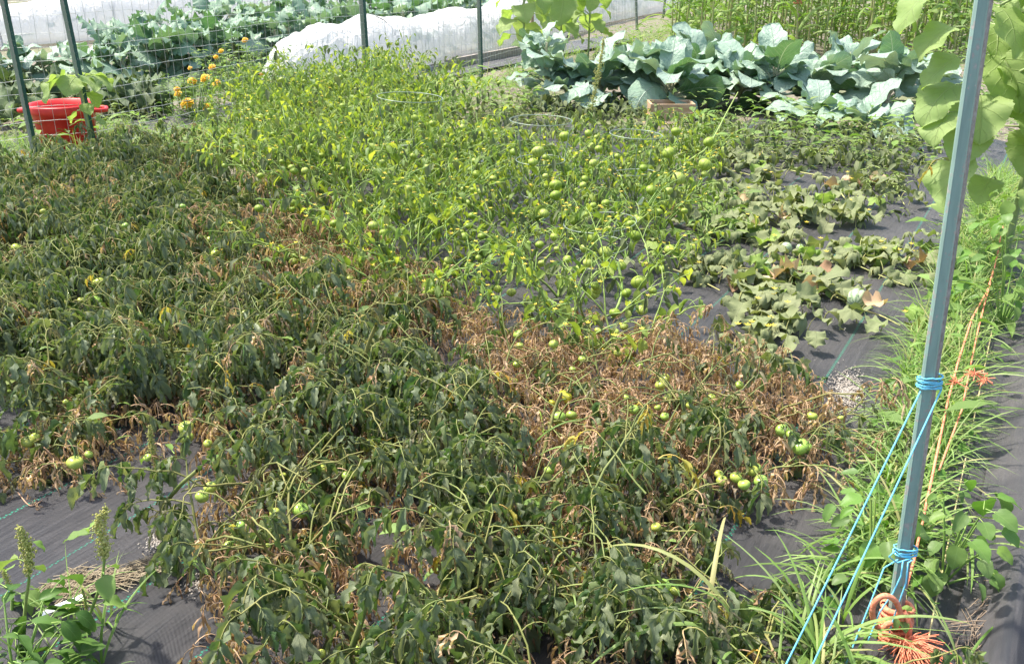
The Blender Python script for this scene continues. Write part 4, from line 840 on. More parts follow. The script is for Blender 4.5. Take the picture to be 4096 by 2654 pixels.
while v < 10.5:
    u = -7.0
    while u < 0.0:
        uu = u + rr_.uniform(-0.09, 0.09); vv = v + rr_.uniform(-0.09, 0.09); u += 0.29
        g0 = UV(uu, vv); px, py = pix(g0 + (0, 0, 0.22))
        if not (-90 < px < 1100 and py < 730): continue
        if uu < -6.45: continue
        if inpoly((px, py), Z_TOM) and not any(inpoly((px, py), h_) for h_ in Z_HOLE):
            dry = rr_.choice([0.0, 0.04, 0.08, 0.3])
            for poly, dv in Z_DRY:
                if inpoly((px, py), poly): dry = dv
            d = depth_of(g0); near = d < 3.6; lb = lab_tom(px, py, dry)
            if d > 5.2 and rr_.random() < 0.3: continue
            if d < 3.0 and rr_.random() < 0.22: continue
            tomato_plant(g0 + (0, 0, 0.01), rr_, rr_.choice([3, 4, 4]) if d < 4 else 4, (0.38 if dry < 0.5 else 0.30) * rr_.uniform(0.85, 1.2), dry, near, lb[0], lb[1], 0.18 if dry < 0.3 else 0.6); cnt[0] += 1
    v += 0.30 if v < 5 else 0.38
# the small plant lying on the open fabric and the lone ones
for (x, y, L, dry, lab, el) in ((62, 440, 0.24, 0.35, 'half browned tomato plant sprawling on the open fabric beside a dashed line', (0.1, 0.6)), (100, 425, 0.22, 0.3, 'small tomato plant with yellow leaf ribs lying on the grey fabric', (0.1, 0.7)), (40, 462, 0.18, 0.45, 'ragged tomato shoot with crisp brown leaves at its foot', (0.1, 0.5)),
    (670, 622, 0.17, 0.05, 'tomato shoot with a large ribbed green tomato on bare fabric', (0.9, 1.4)), (800, 440, 0.18, 0.4, 'tomato plant with a cluster of big green fruit by the grass', (0.1, 0.7)), (648, 532, 0.10, 0.1, 'small bushy tomato shoot beside a fallen brown leaf', (0.2, 0.9)), (745, 478, 0.14, 0.5, 'collapsed tomato plant under a heap of five green fruit', (0.1, 0.6)), (792, 705, 0.18, 0.0, 'wilted tomato shoot in the grass near the orange knot', (0.7, 1.3))):
    tomato_plant(P(x, y, 0.01), random.Random(x), 3, L, dry, True, lab, None, el=el, clip=False)

# -------- tomatillos
def tilo_skeleton(r, ns, L):
    tubes, nodes, tips = [], [], []; a0 = r.uniform(0, 6.3)
    def branch(q, az, pit, l, rad, dep):
        p = stem_path(q, az, pit, pit - r.uniform(0.2, 0.8), l, r, 5, 0.12); tubes.append((p, rad, rad * 0.6)); m = max(2, int(l / 0.035))
        for i in range(1, m + 1):
            if dep == 0 and i / m < 0.3: continue
            q2, d2 = fin(p, i / m); nodes.append((q2, r.uniform(0, 6.3), r.uniform(0.75, 1.2))); tips.append(q2)
        if dep < 2:
            for k in (-1, 1): branch(p[-1], az + k * r.uniform(0.3, 1.0), pit - r.uniform(0.0, 0.35), l * r.uniform(0.6, 0.85), rad * 0.65, dep + 1)
    for k in range(ns): branch((0, 0, 0), a0 + k * 2 * PI / ns + r.uniform(-.4, .4), r.uniform(0.9, 1.4), L * r.uniform(0.38, 0.5), 0.0065, 0)
    return tubes, nodes, tips
def tilo_plant(base, r, ns, L, near, label, group, dark=0.1, nh=5):
    t = thing('tomatillo_plant', label, 'tomatillo plant', tuple(base), 0, group); tubes, nodes, tips = tilo_skeleton(r, ns, L); b = MB()
    for p, r0_, r1_ in tubes: b.tube(p, np.linspace(r0_, r1_, len(p)), 4, tint=r.random())
    b.build('stem', M['tilostem'], t); fo, dk = MB(), MB()
    for q, az, s in nodes:
        if hides(np.asarray(base) + q, 0.03, 0.03) and r.random() < 0.85: continue
        key = 'tilodark' if r.random() < dark else 'tilo'
        if near: put_leaf(t, key, q, az, s, 0, r)
        else: (fo if key == 'tilo' else dk).put(r.choice(LIB[key + 'lo'])[0], TM(q, az, s), r.random())
    if fo.n: tag(fo.build('foliage', [M['tilo'], M['tilostem']], t), kind='stuff')
    if dk.n: tag(dk.build('wilted_foliage', [M['darkweed'], M['tilostem']], t), kind='stuff')
    fl = MB()
    for k in range(10):
        q = r.choice(tips); star(fl, q + np.array((r.uniform(-.02, .02), r.uniform(-.02, .02), 0.005)), 0.012, 5, r.uniform(-0.3, 0.8))
    tag(fl.build('flowers', M['yelpet'], t), kind='stuff')
    for k in range(nh):
        q = r.choice(tips); q = q + np.array((r.uniform(-.03, .03), r.uniform(-.03, .03), -0.04))
        if q[2] > 0.05: put('husk', FR['husk'], t, tuple(q), (r.uniform(-.4, .4), r.uniform(-.4, .4), r.uniform(0, 6)), r.uniform(0.012, 0.022))
    PLANTS['husk'].append((np.asarray(base), t)); return t
v = 2.0
while v < 10:
    u = -6.3
    while u < -0.9:
        uu = u + rr_.uniform(-0.1, 0.1); vv = v + rr_.uniform(-0.1, 0.1); u += 0.30; g0 = UV(uu, vv); px, py = pix(g0 + (0, 0, 0.32))
        if not inpoly((px, py), Z_TILO): continue
        d = depth_of(g0); near = d < 4.4; dark = 0.18 if px < 560 else 0.32
        if px < 330 and py < 90 and rr_.random() < 0.4: continue
        k_ = 'leafy tomatillo plant hung with husks' if px > 470 else 'bright yellow green tomatillo plant'; lb = (k_ + ' ' + near_lm(LMH, px, py), 'tomatillo plants ' + near_lm(LMH, px, py) + (' with husks' if px > 470 else ''))
        tilo_plant(g0 + (0, 0, 0.01), rr_, rr_.choice([3, 4]), rr_.uniform(0.55, 0.85) if px < 450 else rr_.uniform(0.42, 0.55), near, lb[0], lb[1], dark, 4 if px < 500 else 2); cnt[1] += 1
    v += 0.32
# thick leaning stems that stand out
def stalk(name, label, cat, pxs, hs, r0_, r1_, m, group=None):
    pts_ = catmull([P(x, y, h) for (x, y), h in zip(pxs, hs)], 4); b0, t = min(PLANTS['husk' if 'tillo' in name else 'tomato'], key=lambda q: np.linalg.norm((q[0] - pts_[0])[:2]))
    b = MB(); b.tube(np.array(pts_) - b0, np.linspace(r0_, r1_, len(pts_)), 7); o = b.build('stem', m, t); o['label'] = label
stalk('tomato_stem', 'thick pale stem rising steeply out of the wilted tomatoes', 'plant stem', [(352, 412), (362, 372), (368, 345), (376, 325)], [0.05, 0.2, 0.32, 0.42], 0.008, 0.006, M['tomstem'])
stalk('tomatillo_stem', 'long slanting tomatillo stem reaching toward the collards', 'plant stem', [(650, 195), (690, 160), (708, 146), (728, 110), (738, 92)], [0.08, 0.3, 0.38, 0.5, 0.6], 0.008, 0.004, M['tilostem'])
stalk('tomatillo_stem', 'pale forked tomatillo stem leaning over the open fabric', 'plant stem', [(612, 318), (620, 300), (622, 285), (618, 262)], [0.02, 0.08, 0.13, 0.22], 0.007, 0.006, M['tilostem'])
stalk('tomato_stem', 'stout green stem crossing the near tomato plants', 'plant stem', [(345, 665), (358, 630), (366, 600), (371, 570)], [0.1, 0.2, 0.28, 0.36], 0.008, 0.006, M['tomstem'])
stalk('tomato_stem', 'long pale stem arching among the crisp brown leaves', 'plant stem', [(540, 470), (549, 430), (556, 405), (562, 392)], [0.03, 0.14, 0.2, 0.24], 0.007, 0.004, M['tomstem'])
stalk('tomato_stem', 'bent pale stem beside the patch of dry roots', 'plant stem', [(163, 530), (165, 505), (180, 485), (197, 470)], [0.02, 0.12, 0.22, 0.3], 0.007, 0.005, M['tomstem'])

# -------- hang each listed fruit on its nearest plant
for kind, p, r_ in FX:
    L_ = PLANTS['husk' if kind == 'husk' else 'tomato']; b0, t = min(L_, key=lambda q: np.linalg.norm((q[0] - p)[:2])); q = p - b0
    r = random.Random(int(p[0] * 1e4)); 
    o = put('husk' if kind == 'husk' else 'tomato', FR[kind], t, tuple(q), (r.uniform(-.5, .5), r.uniform(-.5, .5), r.uniform(0, 6)), r_ * 1.05 if kind != 'husk' else r_ * 1.0)
    if kind != 'husk': put('calyx', FR['calyx'], o)
    if kind == 'tomyel': o['label'] = 'ripening yellow tomato'

# ================================================================ GROUND LITTER, GRASS, WEEDS (nobody could count these)
def scatter(name, key, mats, regions, n, zr, sr, r, dz=0.0):
    b = MB(); k = 0; tot = 0
    for poly, frac, h in regions:
        xs = [q[0] for q in poly]; ys = [q[1] for q in poly]; m = 0; want = int(n * frac); tries = 0
        g = [P(x, y, h) for x, y in poly]; X0, X1 = min(q[0] for q in g), max(q[0] for q in g); Y0, Y1 = min(q[1] for q in g), max(q[1] for q in g)
        while m < want and tries < want * 60:
            tries += 1; c = np.array((r.uniform(X0, X1), r.uniform(Y0, Y1), 0)); px, py = pix(c + (0, 0, h))
            if not inpoly((px, py), poly): continue
            z = r.uniform(*zr) 
            if hides(c + (0, 0, z), 0.0, 0.02): continue
            b.put(r.choice(LIB[key])[0], TM(c + (0, 0, z), r.uniform(0, 6.3), r.uniform(*sr)), r.random()); m += 1
    o = b.build(name, mats); return tag(o, kind='stuff')
litreg = [(p_, f_, 0.02) for p_, f_ in (([(470,335),(640,335),(800,380),(830,440),(800,500),(700,500),(560,450),(480,400)], 0.42), ([(200,240),(330,240),(480,290),(490,360),(380,370),(210,330)], 0.28), ([(60,400),(200,380),(240,430),(130,490),(40,500)], 0.06), ([(200,400),(700,450),(640,700),(200,700)], 0.5))]
o = scatter('leaf_litter', 'brownlo', [M['brown'], M['drystem']], litreg, 2900, (0.02, 0.16), (0.6, 1.15), random.Random(5)); tag(o, 'crisp brown fallen leaves strewn between the tomato plants')
KNOT = [(845, 592), (935, 592), (945, 740), (850, 740)]
def grass(name, regions, r, m=None, label=None):
    """regions: polygon (pixels on the ground), count, length range, width, lean"""
    b = MB()
    for poly, cnt_, Lr, w, lean in regions:
        g = [P(x, y) for x, y in poly]; X0, X1 = min(q[0] for q in g), max(q[0] for q in g); Y0, Y1 = min(q[1] for q in g), max(q[1] for q in g); k = 0; tries = 0
        while k < cnt_ and tries < cnt_ * 80:
            tries += 1; c = np.array((r.uniform(X0, X1), r.uniform(Y0, Y1), 0.0))
            if not inpoly(pix(c), poly) or inpoly(pix(c), KNOT): continue
            tuft = r.randint(3, 7); k += tuft
            for j in range(tuft):
                L = r.uniform(*Lr); p0 = r.uniform(0.75, 1.5); q = c + (r.uniform(-.02, .02), r.uniform(-.02, .02), 0.0)
                leaf(b, q, r.uniform(0, 6.3), p0, p0 - r.uniform(*lean), L, w * r.uniform(0.6, 1.3), lambda t: np.minimum(1, 0.6 + 2 * t) * (1 - t) ** 0.5, fold=-0.35, ny=7, nx=3 if w > 0.006 else 2, rng=r, twist=r.uniform(-0.8, 0.8))
    o = b.build(name, m or M['grass']); return tag(o, label, kind='stuff')
def gpx(l): return [tuple(pix(UV(u, v))) for u, v in l]
strip = lambda u0, u1, v0, v1: gpx([(u0, v0), (u0, (v0 + v1) / 2), (u0, v1), (u1, v1), (u1, (v0 + v1) / 2), (u1, v0)])
grass('grass', [(strip(-0.24, -0.05, 1.15, 2.0), 150, (0.16, 0.36), 0.010, (0.9, 2.3)), (strip(-0.24, -0.07, 2.0, 3.4), 720, (0.14, 0.34), 0.009, (0.8, 2.3)), (strip(-0.30, -0.07, 3.4, 7.5), 2300, (0.14, 0.34), 0.007, (0.6, 2.0)),
    ([(770, 670), (800, 640), (820, 660), (820, 700), (770, 700)], 14, (0.15, 0.35), 0.008, (0.8, 2.0)),
    ([(470, 540), (540, 520), (620, 560), (600, 640), (500, 640)], 45, (0.15, 0.34), 0.0075, (0.6, 1.8)), ([(430, 400), (760, 400), (700, 520), (430, 540)], 16, (0.2, 0.38), 0.008, (0.5, 1.6)), ([(700, 330), (860, 250), (870, 290), (760, 350)], 26, (0.12, 0.25), 0.004, (1, 2)), ([(20, 640), (60, 600), (150, 640), (150, 690), (20, 690)], 22, (0.12, 0.28), 0.007, (0.5, 1.8))], random.Random(11), label='long green grass growing in the strip by the teal post')
grass('grass', [([(-60, 150), (40, 140), (110, 126), (170, 130), (280, 122), (250, 165), (120, 175), (-60, 190)], 3200, (0.12, 0.28), 0.007, (0.6, 2.0)), ([(395, 90), (520, 68), (640, 35), (700, 20), (720, 45), (560, 95), (500, 115), (420, 118)], 1700, (0.15, 0.35), 0.012, (0.6, 2.0))], random.Random(12), label='bright green grass along the wire fence')
grass('tall_grass', [([(385, 24), (540, 14), (560, 3), (540, -8), (380, -8)], 1500, (0.6, 1.1), 0.022, (0.2, 1.0))], random.Random(13), M['weed'], 'tall pale grass behind the kale and the row cover')
rw = random.Random(15)
mw = [M['weed'], M['tilostem']]; md = [M['darkweed'], M['tilostem']]
tag(scatter('ground_cover', 'weed', mw, [([(900, 55), (1060, 50), (1060, 150), (935, 165), (930, 120)], 0.5, 0.05), ([(395, 92), (520, 75), (545, 100), (520, 118), (420, 118)], 0.3, 0.1), ([(590, 30), (690, 18), (700, 50), (600, 62)], 0.25, 0.2), ([(690, 105), (800, 112), (930, 118), (930, 165), (780, 158), (700, 150)], 0.25, 0.1), ([(0, 120), (170, 118), (170, 150), (0, 150)], 0.1, 0.1), ([(940, 200), (1010, 190), (1010, 300), (930, 420), (900, 420)], 0.1, 0.15)], 1500, (0.0, 0.28), (0.9, 1.8), rw), 'mixed green weeds growing among the beds')
tag(scatter('ground_cover', 'weed', mw, [([(0, 190), (230, 160), (420, 300), (450, 420), (700, 480), (650, 663), (200, 663), (160, 450), (0, 400)], 1.0, 0.12)], 420, (0.0, 0.2), (0.6, 1.0), rw), 'fresh green weeds coming up among the tomato stems')
tag(scatter('ground_cover', 'bean', [M['bean'], M['tilostem']], [(strip(-0.3, 0.0, 1.4, 5.0), 1.0, 0.05)], 200, (0.0, 0.12), (0.35, 0.7), rw), 'small broadleaf weeds in the grass strip')
tag(scatter('ground_cover', 'darkweed', md, [([(425, 118), (480, 100), (640, 98), (668, 128), (640, 140), (540, 140), (440, 138)], 0.42, 0.08), ([(690, 120), (800, 128), (930, 130), (945, 175), (850, 165), (760, 160), (700, 165)], 0.42, 0.08), ([(850, 160), (905, 165), (905, 215), (870, 215)], 0.05, 0.04), ([(0, 95), (160, 90), (160, 118), (0, 122)], 0.11, 0.15)], 2300, (0.0, 0.2), (0.8, 1.7), rw), 'grey green wilted ground cover beside the collards')
tag(scatter('hedge', 'weed', mw, [([(-80, 14), (60, 3), (110, -4), (110, -14), (-80, -14)], 1.0, 0.0)], 900, (0.0, 2.0), (2.5, 5), rw), 'brownish hedge beyond the row cover')
tag(scatter('weeds_behind', 'weed', mw, [([(670, 40), (940, 55), (1060, 60), (1060, 15), (670, 12)], 1.0, 0.1)], 2600, (0.0, 1.3), (2.2, 4.5), rw), 'tangled weeds behind the corn stalks')
# dry roots on the fabric, crumbs of ash
def heap(name, label, poly, n, r):
    b = MB(); g = [P(x, y) for x, y in poly]; X0, X1 = min(q[0] for q in g), max(q[0] for q in g); Y0, Y1 = min(q[1] for q in g), max(q[1] for q in g); k = 0
    while k < n:
        c = np.array((r.uniform(X0, X1), r.uniform(Y0, Y1), 0.02))
        if not inpoly(pix(c), poly): continue
        k += 1; a = r.gauss(0.5, 0.6); L = r.uniform(0.03, 0.12); d = np.array((math.cos(a), math.sin(a), 0)) * L
        b.tube([c - d / 2, c + (r.uniform(-.01, .01), r.uniform(-.01, .01), r.uniform(0.005, .02)), c + d / 2 + (0, 0, r.uniform(0, .012))], 0.0012, 3, tint=r.random())
    return tag(b.build(name, M['straw']), label, kind='stuff')
heap('dry_roots', 'tangle of dry roots lying across the grey fabric', [(42, 592), (75, 572), (115, 572), (150, 560), (165, 562), (150, 578), (110, 590), (60, 605)], 330, random.Random(2))
heap('dry_straw', 'dry straw and stems at the edge of the bare soil', [(960, 620), (985, 600), (1024, 560), (1024, 690), (950, 690)], 130, random.Random(3))
b = MB(); r = random.Random(6)
for (cx, cy, sx, sy, n_) in ((846, 395, 18, 22, 1500), (905, 415, 12, 18, 400), (160, 548, 16, 10, 260), (200, 590, 16, 14, 200), (830, 300, 40, 40, 60), (1000, 560, 24, 60, 400)):
    for k in range(n_):
        q = P(cx + r.gauss(0, sx * 0.45), cy + r.gauss(0, sy * 0.45)); s = r.uniform(0.001, 0.0055); b.ball(q + (0, 0, 0.017 + s * 0.5), s, 0.7, nu=4, nv=3, tint=r.random())
tag(b.build('crumbs', M['ash']), 'pale ash and soil crumbs spilled on the fabric', kind='stuff')

# ================================================================ MELONS
def melon_plant(label, lines, nleaf, r, fresh=0.12, brown=0.05, group='melon vines on the fabric', sr=(0.8, 1.2)):
    o0 = P(*lines[0][0]); t = thing('melon_vine', label, 'melon vine', tuple(o0), 0, group); b = MB(); paths = []
    for l in lines:
        pts_ = catmull([P(x, y, 0.03 + 0.012 * (i % 2)) for i, (x, y) in enumerate(l)], 5); paths.append(pts_); b.tube(np.array(pts_) - o0, np.linspace(0.005, 0.003, len(pts_)), 5)
    b.build('stem', M['vine'], t)
    for k in range(nleaf):
        p = r.choice(paths); q, d = fin(p, r.random()); q = q + np.array((r.uniform(-.13, .13), r.uniform(-.13, .13), -0.01)); x = r.random()
        if hides(q + (0, 0, .05), 0, 0.03): continue
        put_leaf(t, 'melonfresh' if x < fresh else 'melonbrown' if x < fresh + brown else 'melon', q, r.uniform(0, 6.3), r.uniform(*sr), r.uniform(-.3, .3), r, base=o0)
    fl = MB()
    for k in range(5):
        q, d = fin(r.choice(paths), r.random()); star(fl, q - o0 + (r.uniform(-.05, .05), r.uniform(-.05, .05), 0.07), 0.016, 5, 0.3)
    tag(fl.build('flowers', M['yelpet'], t), kind='stuff'); return t, o0
rm = random.Random(31)
t1, o1 = melon_plant('melon vine with two striped melons below curled brown leaves', [[(770, 250), (790, 240), (815, 250), (850, 262), (880, 275), (905, 285)], [(780, 262), (800, 280), (820, 290), (845, 300)], [(790, 265), (830, 262), (860, 256), (880, 250)]], 80, rm, 0.12, 0.06, None)
t2, o2 = melon_plant('melon vine sprawling over the fabric before the dashed line', [[(680, 262), (710, 262), (740, 275), (770, 290), (790, 305)], [(770, 290), (760, 310), (755, 325)], [(700, 285), (730, 268), (765, 272), (800, 285)], [(760, 300), (790, 310), (770, 335)]], 80, rm, 0.12, 0.02, None)
t3, o3 = melon_plant('dull green melon vine with folded leaves and small yellow flowers', [[(700, 165), (740, 172), (780, 185), (820, 200), (850, 215)], [(720, 185), (750, 205), (780, 225), (800, 232)], [(760, 190), (800, 215), (840, 225)]], 120, rm, 0.06, 0.06, None)
t4, o4 = melon_plant('melon vine beside the hanging tomatillo husks', [[(660, 170), (700, 195), (740, 220), (770, 232)], [(680, 150), (730, 160), (780, 168)], [(690, 215), (730, 235), (770, 240)]], 100, rm, 0.08, 0.04, None)
t5, o5 = melon_plant('stray melon vine with a few dull leaves by the grass strip', [[(880, 258), (905, 262), (930, 262)], [(905, 262), (915, 252), (925, 244)], [(850, 305), (880, 315), (900, 325)]], 24, rm, 0.2, 0.05, None)
t6, o6 = melon_plant('melon vine end curling onto the open fabric below the wilted weeds', [[(790, 170), (830, 178), (860, 190), (880, 200)], [(830, 178), (850, 205), (862, 222)], [(860, 182), (890, 186), (905, 205)]], 45, rm, 0.12, 0.06, None)
t7, o7 = melon_plant('cucumber vine with small lobed leaves at the fabric edge', [[(640, 262), (670, 268), (700, 280), (720, 290)], [(660, 250), (690, 262), (720, 262)]], 30, rm, 0.1, 0.0, None, (0.6, 0.9))
t8, o8 = melon_plant('dark drooping melon vine shading the end of the brown plants', [[(735, 330), (755, 345), (770, 365), (765, 385)], [(740, 335), (765, 340)]], 22, rm, 0.0, 0.0, None)
t9, o9 = melon_plant('wilted melon vine in front of the dark ground cover', [[(760, 150), (810, 158), (860, 160), (905, 165)], [(700, 150), (750, 158)]], 70, rm, 0.04, 0.04, None, (0.7, 1.1))
for (x, y, w, t, o0) in ((786, 249, 12, t1, o1), (859, 256, 15, t1, o1), (764, 269, 14, t2, o2), (857, 303, 21, t5, o5), (840, 281, 9, t1, o1), (800, 247, 8, t1, o1)):
    p = P(x, y, 0.04); rad = w / 2 * depth_of(p) / FPX; p[2] = rad + 0.015; put('melon', FR['melon'], t, tuple(p - o0), (1.2, 0.3, x), rad)
dv = random.Random(5)
for lab, ls, n_ in (('dried brown vine fallen across the dashed green line', [[(655, 528), (678, 540), (700, 552), (722, 570), (752, 592)], [(715, 540), (712, 525), (728, 512), (738, 498)]], 22), ('crisp curled leaves fallen on fabric beside the seam', [[(18, 492), (30, 505), (42, 500)], [(20, 470), (35, 455)]], 16)):
    o0 = P(*ls[0][0]); t = thing('dead_vine', lab, 'dead vine', tuple(o0)); b = MB(); pp = [catmull([P(x, y, 0.022) for x, y in l], 5) for l in ls]
    for p_ in pp: b.tube(np.array(p_) - o0, 0.0022, 4)
    b.build('stem', M['drystem'], t)
    for k in range(n_): q, d = fin(dv.choice(pp), dv.random()); put_leaf(t, 'brown', q + (dv.uniform(-.02, .02), dv.uniform(-.02, .02), 0.02), dv.uniform(0, 6.3), dv.uniform(0.35, 0.6), 1.2, dv, base=o0)
# feathery green thistle-like weed amid the melons
def rosette(label, name, cat, px, py, key, n, s, r, hgt=0.12, p=(0.0, 0.0), group=None, spread=0.1):
    c = P(px, py); t = thing(name, label, cat, tuple(c), 0, group); b = MB()
    for k in range(n):
        a = r.uniform(0, 6.3); q = np.array((math.cos(a), math.sin(a), 0)) * r.uniform(0, spread) + (0, 0, r.uniform(0.02, hgt)); b.tube([(0, 0, 0), q * 0.6 + (0, 0, .01), q], 0.002, 3); put_leaf(t, key, q, a, r.uniform(*s), 0, r)
    b.build('stem', M['tilostem'], t); return t
for (x, y, n) in ((716, 226, 34), (728, 212, 26), (700, 240, 16), (706, 252, 12)):
    rosette('ragged bright green weed between two melon vines', 'leafy_weed', 'weed', x, y, 'weed', n, (0.7, 1.5), rm, 0.16, group='ragged weeds between the melon vines', spread=0.12)
rosette('tiny green seedling alone on the dusty fabric', 'seedling', 'seedling', 822, 383, 'pepper', 5, (0.25, 0.4), rm, 0.015, spread=0.012)

# ================================================================ COLLARDS, KALE
def collard(label, px, py, n, s, r, hgt=0.25, key='brass', name='collard_plant', cat='collard plant', group=None, sr=0.12):
    c = P(px, py); t = thing(name, label, cat, tuple(c), 0, group); b = MB(); b.tube([(0, 0, 0), (0.02, 0.01, hgt * 0.6), (0.01, 0.0, hgt)], [0.022, 0.018, 0.012], 8); b.build('stalk', M['brasstem'], t)
    for k in range(n):
        f = k / n; z = hgt * (0.25 + 0.75 * f); a = k * 2.4 + r.uniform(-.4, .4); put_leaf(t, key, (0.012 * math.cos(a), 0.012 * math.sin(a), z), a, s * r.uniform(0.75, 1.15) * (1.05 - 0.35 * f * f), r.uniform(0.0, 0.75) * (1 - f) - 0.45 * f, r)
    return t
rc = random.Random(41)
for i, (x, y, n, s, h, lab) in enumerate(((545, 104, 22, 0.95, 0.55, 'tall bare stalked collard plant next to the black stake'), (568, 108, 12, 1.1, 0.16, 'low collard plant with a broad pale leaf lying at the foot of the black stake'), (598, 106, 16, 1.2, 0.26, 'collard plant behind the seeding lambsquarters spike'),
    (632, 104, 16, 1.2, 0.28, 'collard plant just behind the wooden crate'), (668, 110, 17, 1.3, 0.26, 'broad collard plant spreading over the wooden crate'), (700, 100, 16, 1.25, 0.3, 'silvery collard plant with one leaf turned pale side out'),
    (738, 106, 16, 1.2, 0.3, 'blue green collard plant holding upright round leaves'), (772, 110, 18, 1.2, 0.34, 'collard plant with a forked bare pinkish stalk'), (812, 108, 14, 1.25, 0.24, 'collard plant with a drooping blue grey leaf'),
    (848, 100, 17, 1.3, 0.34, 'dense dark collard plant before the corn'), (885, 112, 18, 1.25, 0.34, 'collard plant with tall pale stems beside the sunflower'), (922, 100, 12, 1.1, 0.28, 'collard plant partly hidden behind sunflower leaves'), (862, 134, 9, 1.1, 0.1, 'low collard plant with a long white ribbed leaf on the weeds'), (816, 128, 9, 1.0, 0.1, 'small collard plant sinking into the weeds'),
    (652, 88, 14, 1.1, 0.3, 'collard plant at the back of the bed below the sorghum'), (720, 86, 14, 1.1, 0.34, 'back row collard plant against the corn stalks'))):
    collard(lab, x, y, n + 3, s * 1.12, rc, h * 1.15)
for i, (x, y, n, s, h, lab) in enumerate(((14, 90, 13, 1.25, 0.3, 'large collard plant at the end of the kale bed'), (46, 88, 13, 1.3, 0.3, 'large collard plant behind the red tub'), (84, 86, 13, 1.2, 0.28, 'large collard plant behind the young sunflower'))): collard(lab, x, y, n, s, rc, h)
kl = [('leafy kale plant with ruffled blue green leaves', 'kale plants in the fenced bed')]
for i in range(22):
    f = i / 21; x = 112 + 380 * f + rc.uniform(-5, 5); y = 92 - 60 * f + rc.uniform(-3, 2)
    collard('ruffled blue green kale plant in the bed behind the wire mesh', x, y + 3, 20, 1.45 + 0.35 * f, rc, 0.5 + 0.14 * f, 'kale', 'kale_plant', 'kale plant', 'kale plants behind the wire mesh')
for i in range(16):
    f = i / 15; x = 130 + 400 * f + rc.uniform(-5, 5); y = 74 - 56 * f + rc.uniform(-3, 2)
    collard('kale plant in the back of the bed beside the white cover', x, y, 17, 1.6 + 0.35 * f, rc, 0.62 + 0.2 * f, 'kale', 'kale_plant', 'kale plant', 'kale plants beside the smooth white cover')
for (x, y) in ((20, 112), (48, 106), (80, 110), (112, 112), (140, 116), (165, 112), (0, 125)):
    rosette('limp dark squash plant hanging in folds', 'squash_plant', 'squash plant', x, y, 'squash', 18, (1.5, 2.3), rc, 0.25, group='limp squash plants behind the fence', spread=0.3)

# ================================================================ CORN, SORGHUM, BIG SUNFLOWERS
rcn = random.Random(51)
def corn(px, py, h, n, label, group, head=False):
    c = P(px, py); t = thing('corn_plant', label, 'corn plant', tuple(c), 0, group); b = MB(); top = np.array((rcn.uniform(-.1, .1), rcn.uniform(-.1, .1), h)); b.tube([(0, 0, 0), top * 0.5, top], [0.016, 0.013, 0.008], 6); b.build('stalk', M['tan'], t)
    for k in range(n):
        f = (k + 1) / (n + 1); put_leaf(t, 'corn', top * f, k * 3.14 + rcn.uniform(-.7, .7) + px, rcn.uniform(0.8, 1.2), 0, rcn)
    if head:
        b = MB()
        for k in range(60): q = top + np.array((rcn.gauss(0, .03), rcn.gauss(0, .03), rcn.uniform(0, .22))); b.ball(q, 0.014, 1, nu=5, nv=4)
        b.build('seed_head', M['sorg'], t)
for i in range(110):
    x = 672 + 300 * ((i * 0.618) % 1); y = rcn.uniform(36, 58); corn(x, y, rcn.uniform(1.3, 1.9), 8, 'green corn stalk with arching leaves behind the collards', 'corn stalks behind the collards')
for (x, y, h) in ((717, 48, 0.78), (796, 60, 0.8), (797, 52, 0.9)): corn(x, y, h, 3, 'sorghum stalk with a rust red seed head' if x == 717 else 'sorghum stalk with an orange brown seed head above the collards', None if x == 717 else 'sorghum stalks above the middle collards', True)
def sunflower(px, py, h, leaves, s, label, r, rad=0.016, z0=0.3, lean=(0, 0), key='sunf'):
    c = P(px, py); t = thing('sunflower_plant', label, 'sunflower', tuple(c)); top = np.array((lean[0], lean[1], h)); b = MB(); b.tube([(0, 0, 0), top * 0.5 + (0.01, 0, 0), top], [rad, rad * 0.85, rad * 0.5], 8); b.build('stem', M['sunstem'], t)
    for k in range(leaves):
        f = (k + 0.5) / leaves; z = z0 + (h - z0) * f; a = k * 2.4 + 0.5; put_leaf(t, key, top * (z / h), a, s * r.uniform(0.8, 1.15), 0, r)
    return t, c
rs_ = random.Random(62)
t, c = sunflower(1004, 262, 2.0, 17, 1.05, 'tall sunflower with big drooping heart shaped leaves behind the teal post', rs_, 0.018, 0.55)
for (x, y, yaw, s, ld) in ((975, 35, 3.3, 1.0, 0), (978, 92, 3.4, 1.0, -.03), (975, 15, -1.3, 1.1, 0.1), (1012, 75, -1.2, 1.4, 0.0), (972, 130, -2.1, 1.0, 0.05), (1018, 140, -1.4, 1.25, 0.1), (1000, 5, -0.9, 1.2, 0.1), (1030, 40, -1.6, 1.3, 0.2), (985, 66, 3.0, 1.0, -0.08),
    (965, 118, 3.7, 0.95, -0.05), (975, 100, -1.9, 1.2, 0.1), (1005, 108, -1.5, 1.2, 0.15), (960, 0, 3.2, 1.0, 0.1), (985, 60, -1.5, 1.1, 0.2), (1022, 190, -1.7, 1.0, 0.1), (1024, 95, -1.2, 1.2, 0.05), (968, 165, -2.4, 0.9, 0.0)):
    q = at_Y(x, y, c[1] - 0.12 + ld); put_leaf(t, 'sunf', q - c, yaw, s, 0, rs_)
for k in range(26):
    q = at_Y(rs_.uniform(965, 1070), rs_.uniform(-30, 190), c[1] + rs_.uniform(-0.05, 0.35)); put_leaf(t, 'sunf', q - c, rs_.uniform(-2.6, 0.2), rs_.uniform(0.75, 1.1), 0, rs_)
q = at_Y(940, 160, c[1] - 0.15); o = put_leaf(t, 'yellow', q - c, 3.4, 1.5, 0, rs_)
t, c = sunflower(95, 165, 0.62, 5, 0.5, 'young sunflower with broad pale leaves before the red tub', rs_, 0.009, 0.3)
